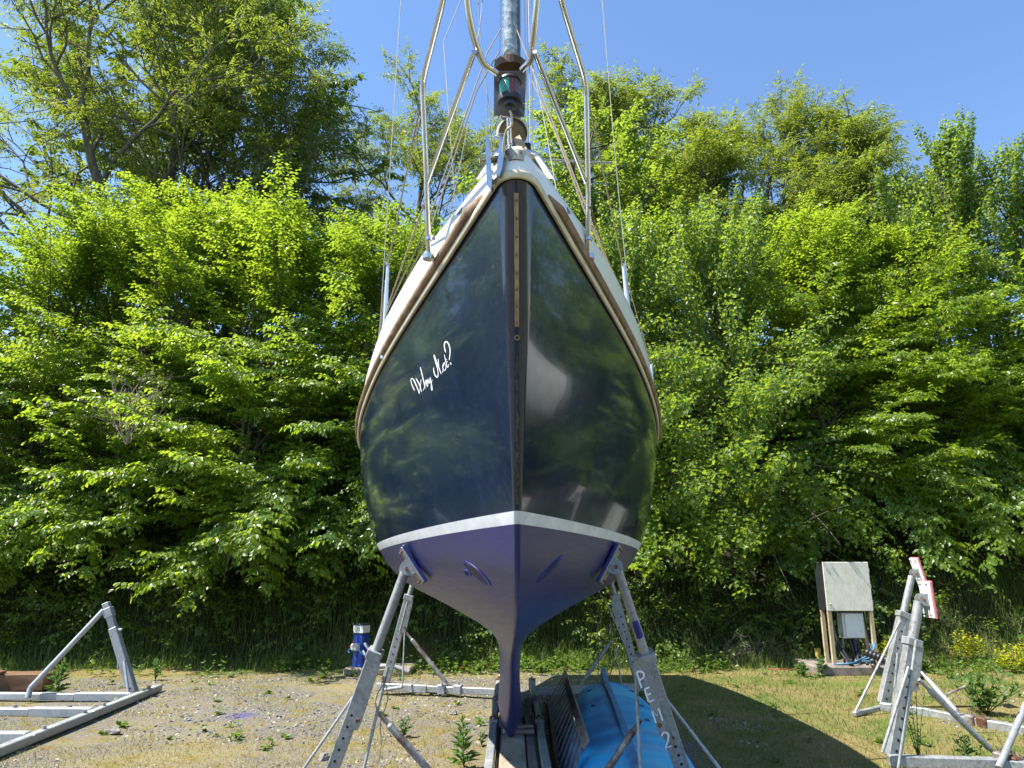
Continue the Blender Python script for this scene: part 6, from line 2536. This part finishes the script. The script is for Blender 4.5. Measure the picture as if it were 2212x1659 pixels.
# a backing thicket of woodland on the bank between the hedge and the trees
r = np.random.default_rng(301)
N = 2200
x = r.uniform(-17, 19, N)
y = 17.6 + 3.4 * r.random(N)
z = terrain_z(x, y) + .2 + r.random(N) ** .8 * (3.0 + 1.6 * vnoise(x, y, .35, 41))
T = [spray_oval(r, length=.85, n=10, leaf=.20) for _ in range(4)]
Pl, Rl, Sl = assemble(T, r.integers(0, 4, N), np.stack([x, y, z], 1), rot_from(r.normal(math.pi, 1.0, N), r.normal(.1, .3, N), r.normal(0, .3, N), N), r.uniform(.8, 1.3, N))
v_, f_ = stamp(rhomb_v, np.array([(0, 3, 2, 1)]), Pl, Rl, Sl)
tag(link_mesh('thicket', np_mesh('thicket', v_, f_, L_elm)), 'mass of green woodland thicket filling the bank between hedge and trees', 'thicket', kind='stuff')

# yellow flowering patch at the right
yf_m = mat_leaf('yellow_flower_heads', (0.30, 0.36, 0.012), (0.50, 0.50, 0.015), (0.66, 0.60, 0.02), (0.6, 0.62, 0.02), .45, .6, .2)
N = 6500
x = r.uniform(5.9, 10.8, N); y = 10.6 + 1.5 * r.random(N) ** .8
keep = (vnoise(x, y, 1.1, 51) > .25) & (y > np.maximum(10.7, 11.75 - .36 * (x - 5.9)) + .3 * vnoise(x, y, 2.0, 77))
x, y = x[keep], y[keep]
n = len(x); k = 11
h = .18 + .30 * r.random(n)
tk = np.tile(np.linspace(.25, 1, k), n)
px = np.repeat(x, k) + r.normal(0, .012, n * k); py = np.repeat(y, k) + r.normal(0, .012, n * k)
pz = terrain_z(px, py) + np.repeat(h, k) * tk
R = rot_from(r.uniform(0, 6.28, n * k), r.uniform(-.1, .9, n * k), r.normal(0, .4, n * k), n * k)
v_, f_ = stamp(rhomb_v, np.array([(0, 3, 2, 1)]), np.stack([px, py, pz], 1), R, .03 + .032 * r.random(n * k))
tag(link_mesh('yellow_flowers', np_mesh('yellow_flowers', v_, f_, yf_m)), 'sunlit patch of yellow green flowering plants at the right edge of the yard', 'flowers', kind='stuff')

# single weeds
weed_m = mat_leaf('weed_leaves', (0.05, 0.11, 0.03), (0.075, 0.15, 0.035), (0.11, 0.19, 0.045), (0.2, 0.34, 0.04), .35, .55, .3)


def weed(name, label, base, h, n_stem, leaf, seed, spread=.2, wide=.4, per=12, up=.5):
    r = np.random.default_rng(seed)
    root = thing(name, label, 'weed', base)
    b = np.array(base)
    Ps, Ys, Ps2, Ss = [], [], [], []
    mb = MB()
    for s in range(n_stem):
        a = r.uniform(0, 6.28); ln = spread * r.random() * h
        tip = b + np.array([math.cos(a) * ln, math.sin(a) * ln, h * r.uniform(.7, 1.0)])
        mid = (b + tip) / 2 + np.array([0, 0, .05 * h])
        mb.tube([Vector(b), Vector(mid), Vector(tip)], .0045, 5, r_end=.002)
        for i in range(per):
            t = .1 + .9 * (i + r.random() * .5) / per
            p = (1 - t) ** 2 * b + 2 * t * (1 - t) * mid + t * t * tip
            Ps.append(p); Ys.append(i * 2.4 + r.normal() * .3); Ps2.append(up - .3 + .7 * t + r.normal() * .15); Ss.append(leaf * (1.15 - .6 * t) * r.uniform(.75, 1.15))
    mb.build('stem', weed_m, root, smooth=True)
    n = len(Ps)
    tv = rhomb_v * np.array([wide, 1, 1])
    v_, f_ = stamp(np.concatenate([tv, tv[:, [0, 1, 2]] * np.array([.5, .55, 1]) + np.array([.10, .2, .03]), tv * np.array([.5, .55, 1]) + np.array([-.10, .3, .03])]),
                   np.array([(0, 3, 2, 1), (4, 7, 6, 5), (8, 11, 10, 9)]), np.array(Ps) - b, rot_from(np.array(Ys), np.array(Ps2), r.normal(0, .3, n), n), np.array(Ss))
    o = link_mesh('leaves', np_mesh('leaves', v_, f_, weed_m), root)
    o['kind'] = 'stuff'
    return root


weed('thistle', 'tall spiky thistle in the gravel just left of the left keel beam', tuple(G(1003, 1668)), .40, 2, .16, 1, .1, .35, 18)
weed('thistle', 'dark green spiky thistle standing behind the empty left cradle cross beam', tuple(G(124, 1502)), .42, 4, .16, 2, .3, .4, 14)
weed('weed', 'small green weed in the gravel between left prop and keel beam, nearest the prop', tuple(G(872, 1592)), .16, 4, .09, 3, .6, .5, 7)
weed('weed', 'tiny weed with a few leaves close to the left keel beam', tuple(G(1040, 1610)), .12, 3, .07, 4, .5, .6, 6)
weed('weed', 'leafy weed at the edge of the grass right of the empty left cradle post', tuple(G(335, 1470)), .30, 5, .10, 5, .4, .5, 9)
weed('buddleia', 'bushy grey green buddleia seedling behind the right cradle, long narrow leaves', tuple(G(2130, 1545)), .46, 16, .20, 6, 1.1, .30, 9, .6)
weed('weed', 'upright weed with dark leaves growing through the near prop of the right cradle', tuple(G(1985, 1640)), .62, 6, .06, 7, .45, .5, 12)
weed('weed', 'broad leaved weed in the lit grass left of the cabinet slab, left one of two', tuple(G(1738, 1462)), .22, 5, .12, 8, .6, .6, 7)
weed('weed', 'broad leaved weed in the lit grass in front of the yellow pipe stub', tuple(G(1776, 1460)), .28, 5, .12, 9, .5, .6, 8)
weed('weed', 'pale weed beside the base of the near right cradle prop at the picture bottom', tuple(G(2092, 1655)), .26, 6, .10, 10, .7, .5, 8)


# dead twigs
dead_m = simple('dead_wood', (0.26, 0.21, 0.16), .9, var=.3, scale=20)


def twiggy(name, label, base, h, w, seed, n=7, rad=.012, flat=False):
    r = np.random.default_rng(seed)
    root = thing(name, label, 'dead branches', base)
    mb = MB()

    def go(p, d, L, rr, lev):
        pts = [Vector(p)]
        dd = Vector(d)
        for i in range(3):
            dd = (dd + Vector(r.normal(0, .16, 3))).normalized()
            pts.append(pts[-1] + dd * (L / 3))
        mb.tube(pts, rr, 4, r_end=rr * .45, cap=False)
        if lev < 3:
            for i in range(4):
                q = pts[1 + i % 3]
                nd = (dd + Vector(r.normal(0, .75, 3))).normalized()
                go(q, nd, L * .55, rr * .55, lev + 1)
    for i in range(n):
        a = r.uniform(-1, 1)
        d = Vector((a * w, r.normal() * .25, (.25 if flat else 1.0))).normalized()
        go(base, d, h, rad, 0)
    o = mb.build('twigs', dead_m, root)
    o['kind'] = 'stuff'


twiggy('dead_shrub', 'bare leafless twiggy shrub caught in the hedge at the left above the empty cradle', tuple(P(272, 960, 12.4)), 1.0, .9, 5, 7, .014)
twiggy('dead_branches', 'heap of dead bramble twigs at the hedge foot between hull and cabinet', tuple(G(1640, 1436) + Vector((0, .1, .05))), .55, 1.6, 6, 9, .007, True)
twiggy('dead_branches', 'dry pale stalks standing at the hedge foot left of the cabinet', tuple(G(1560, 1420) + Vector((0, .2, .0))), .5, 1.0, 7, 6, .006)
twiggy('dead_branches', 'dead sticks lying by the bank just behind the cabinet, left side', tuple(G(1745, 1400) + Vector((0, .3, .1))), .5, 1.6, 8, 7, .007, True)
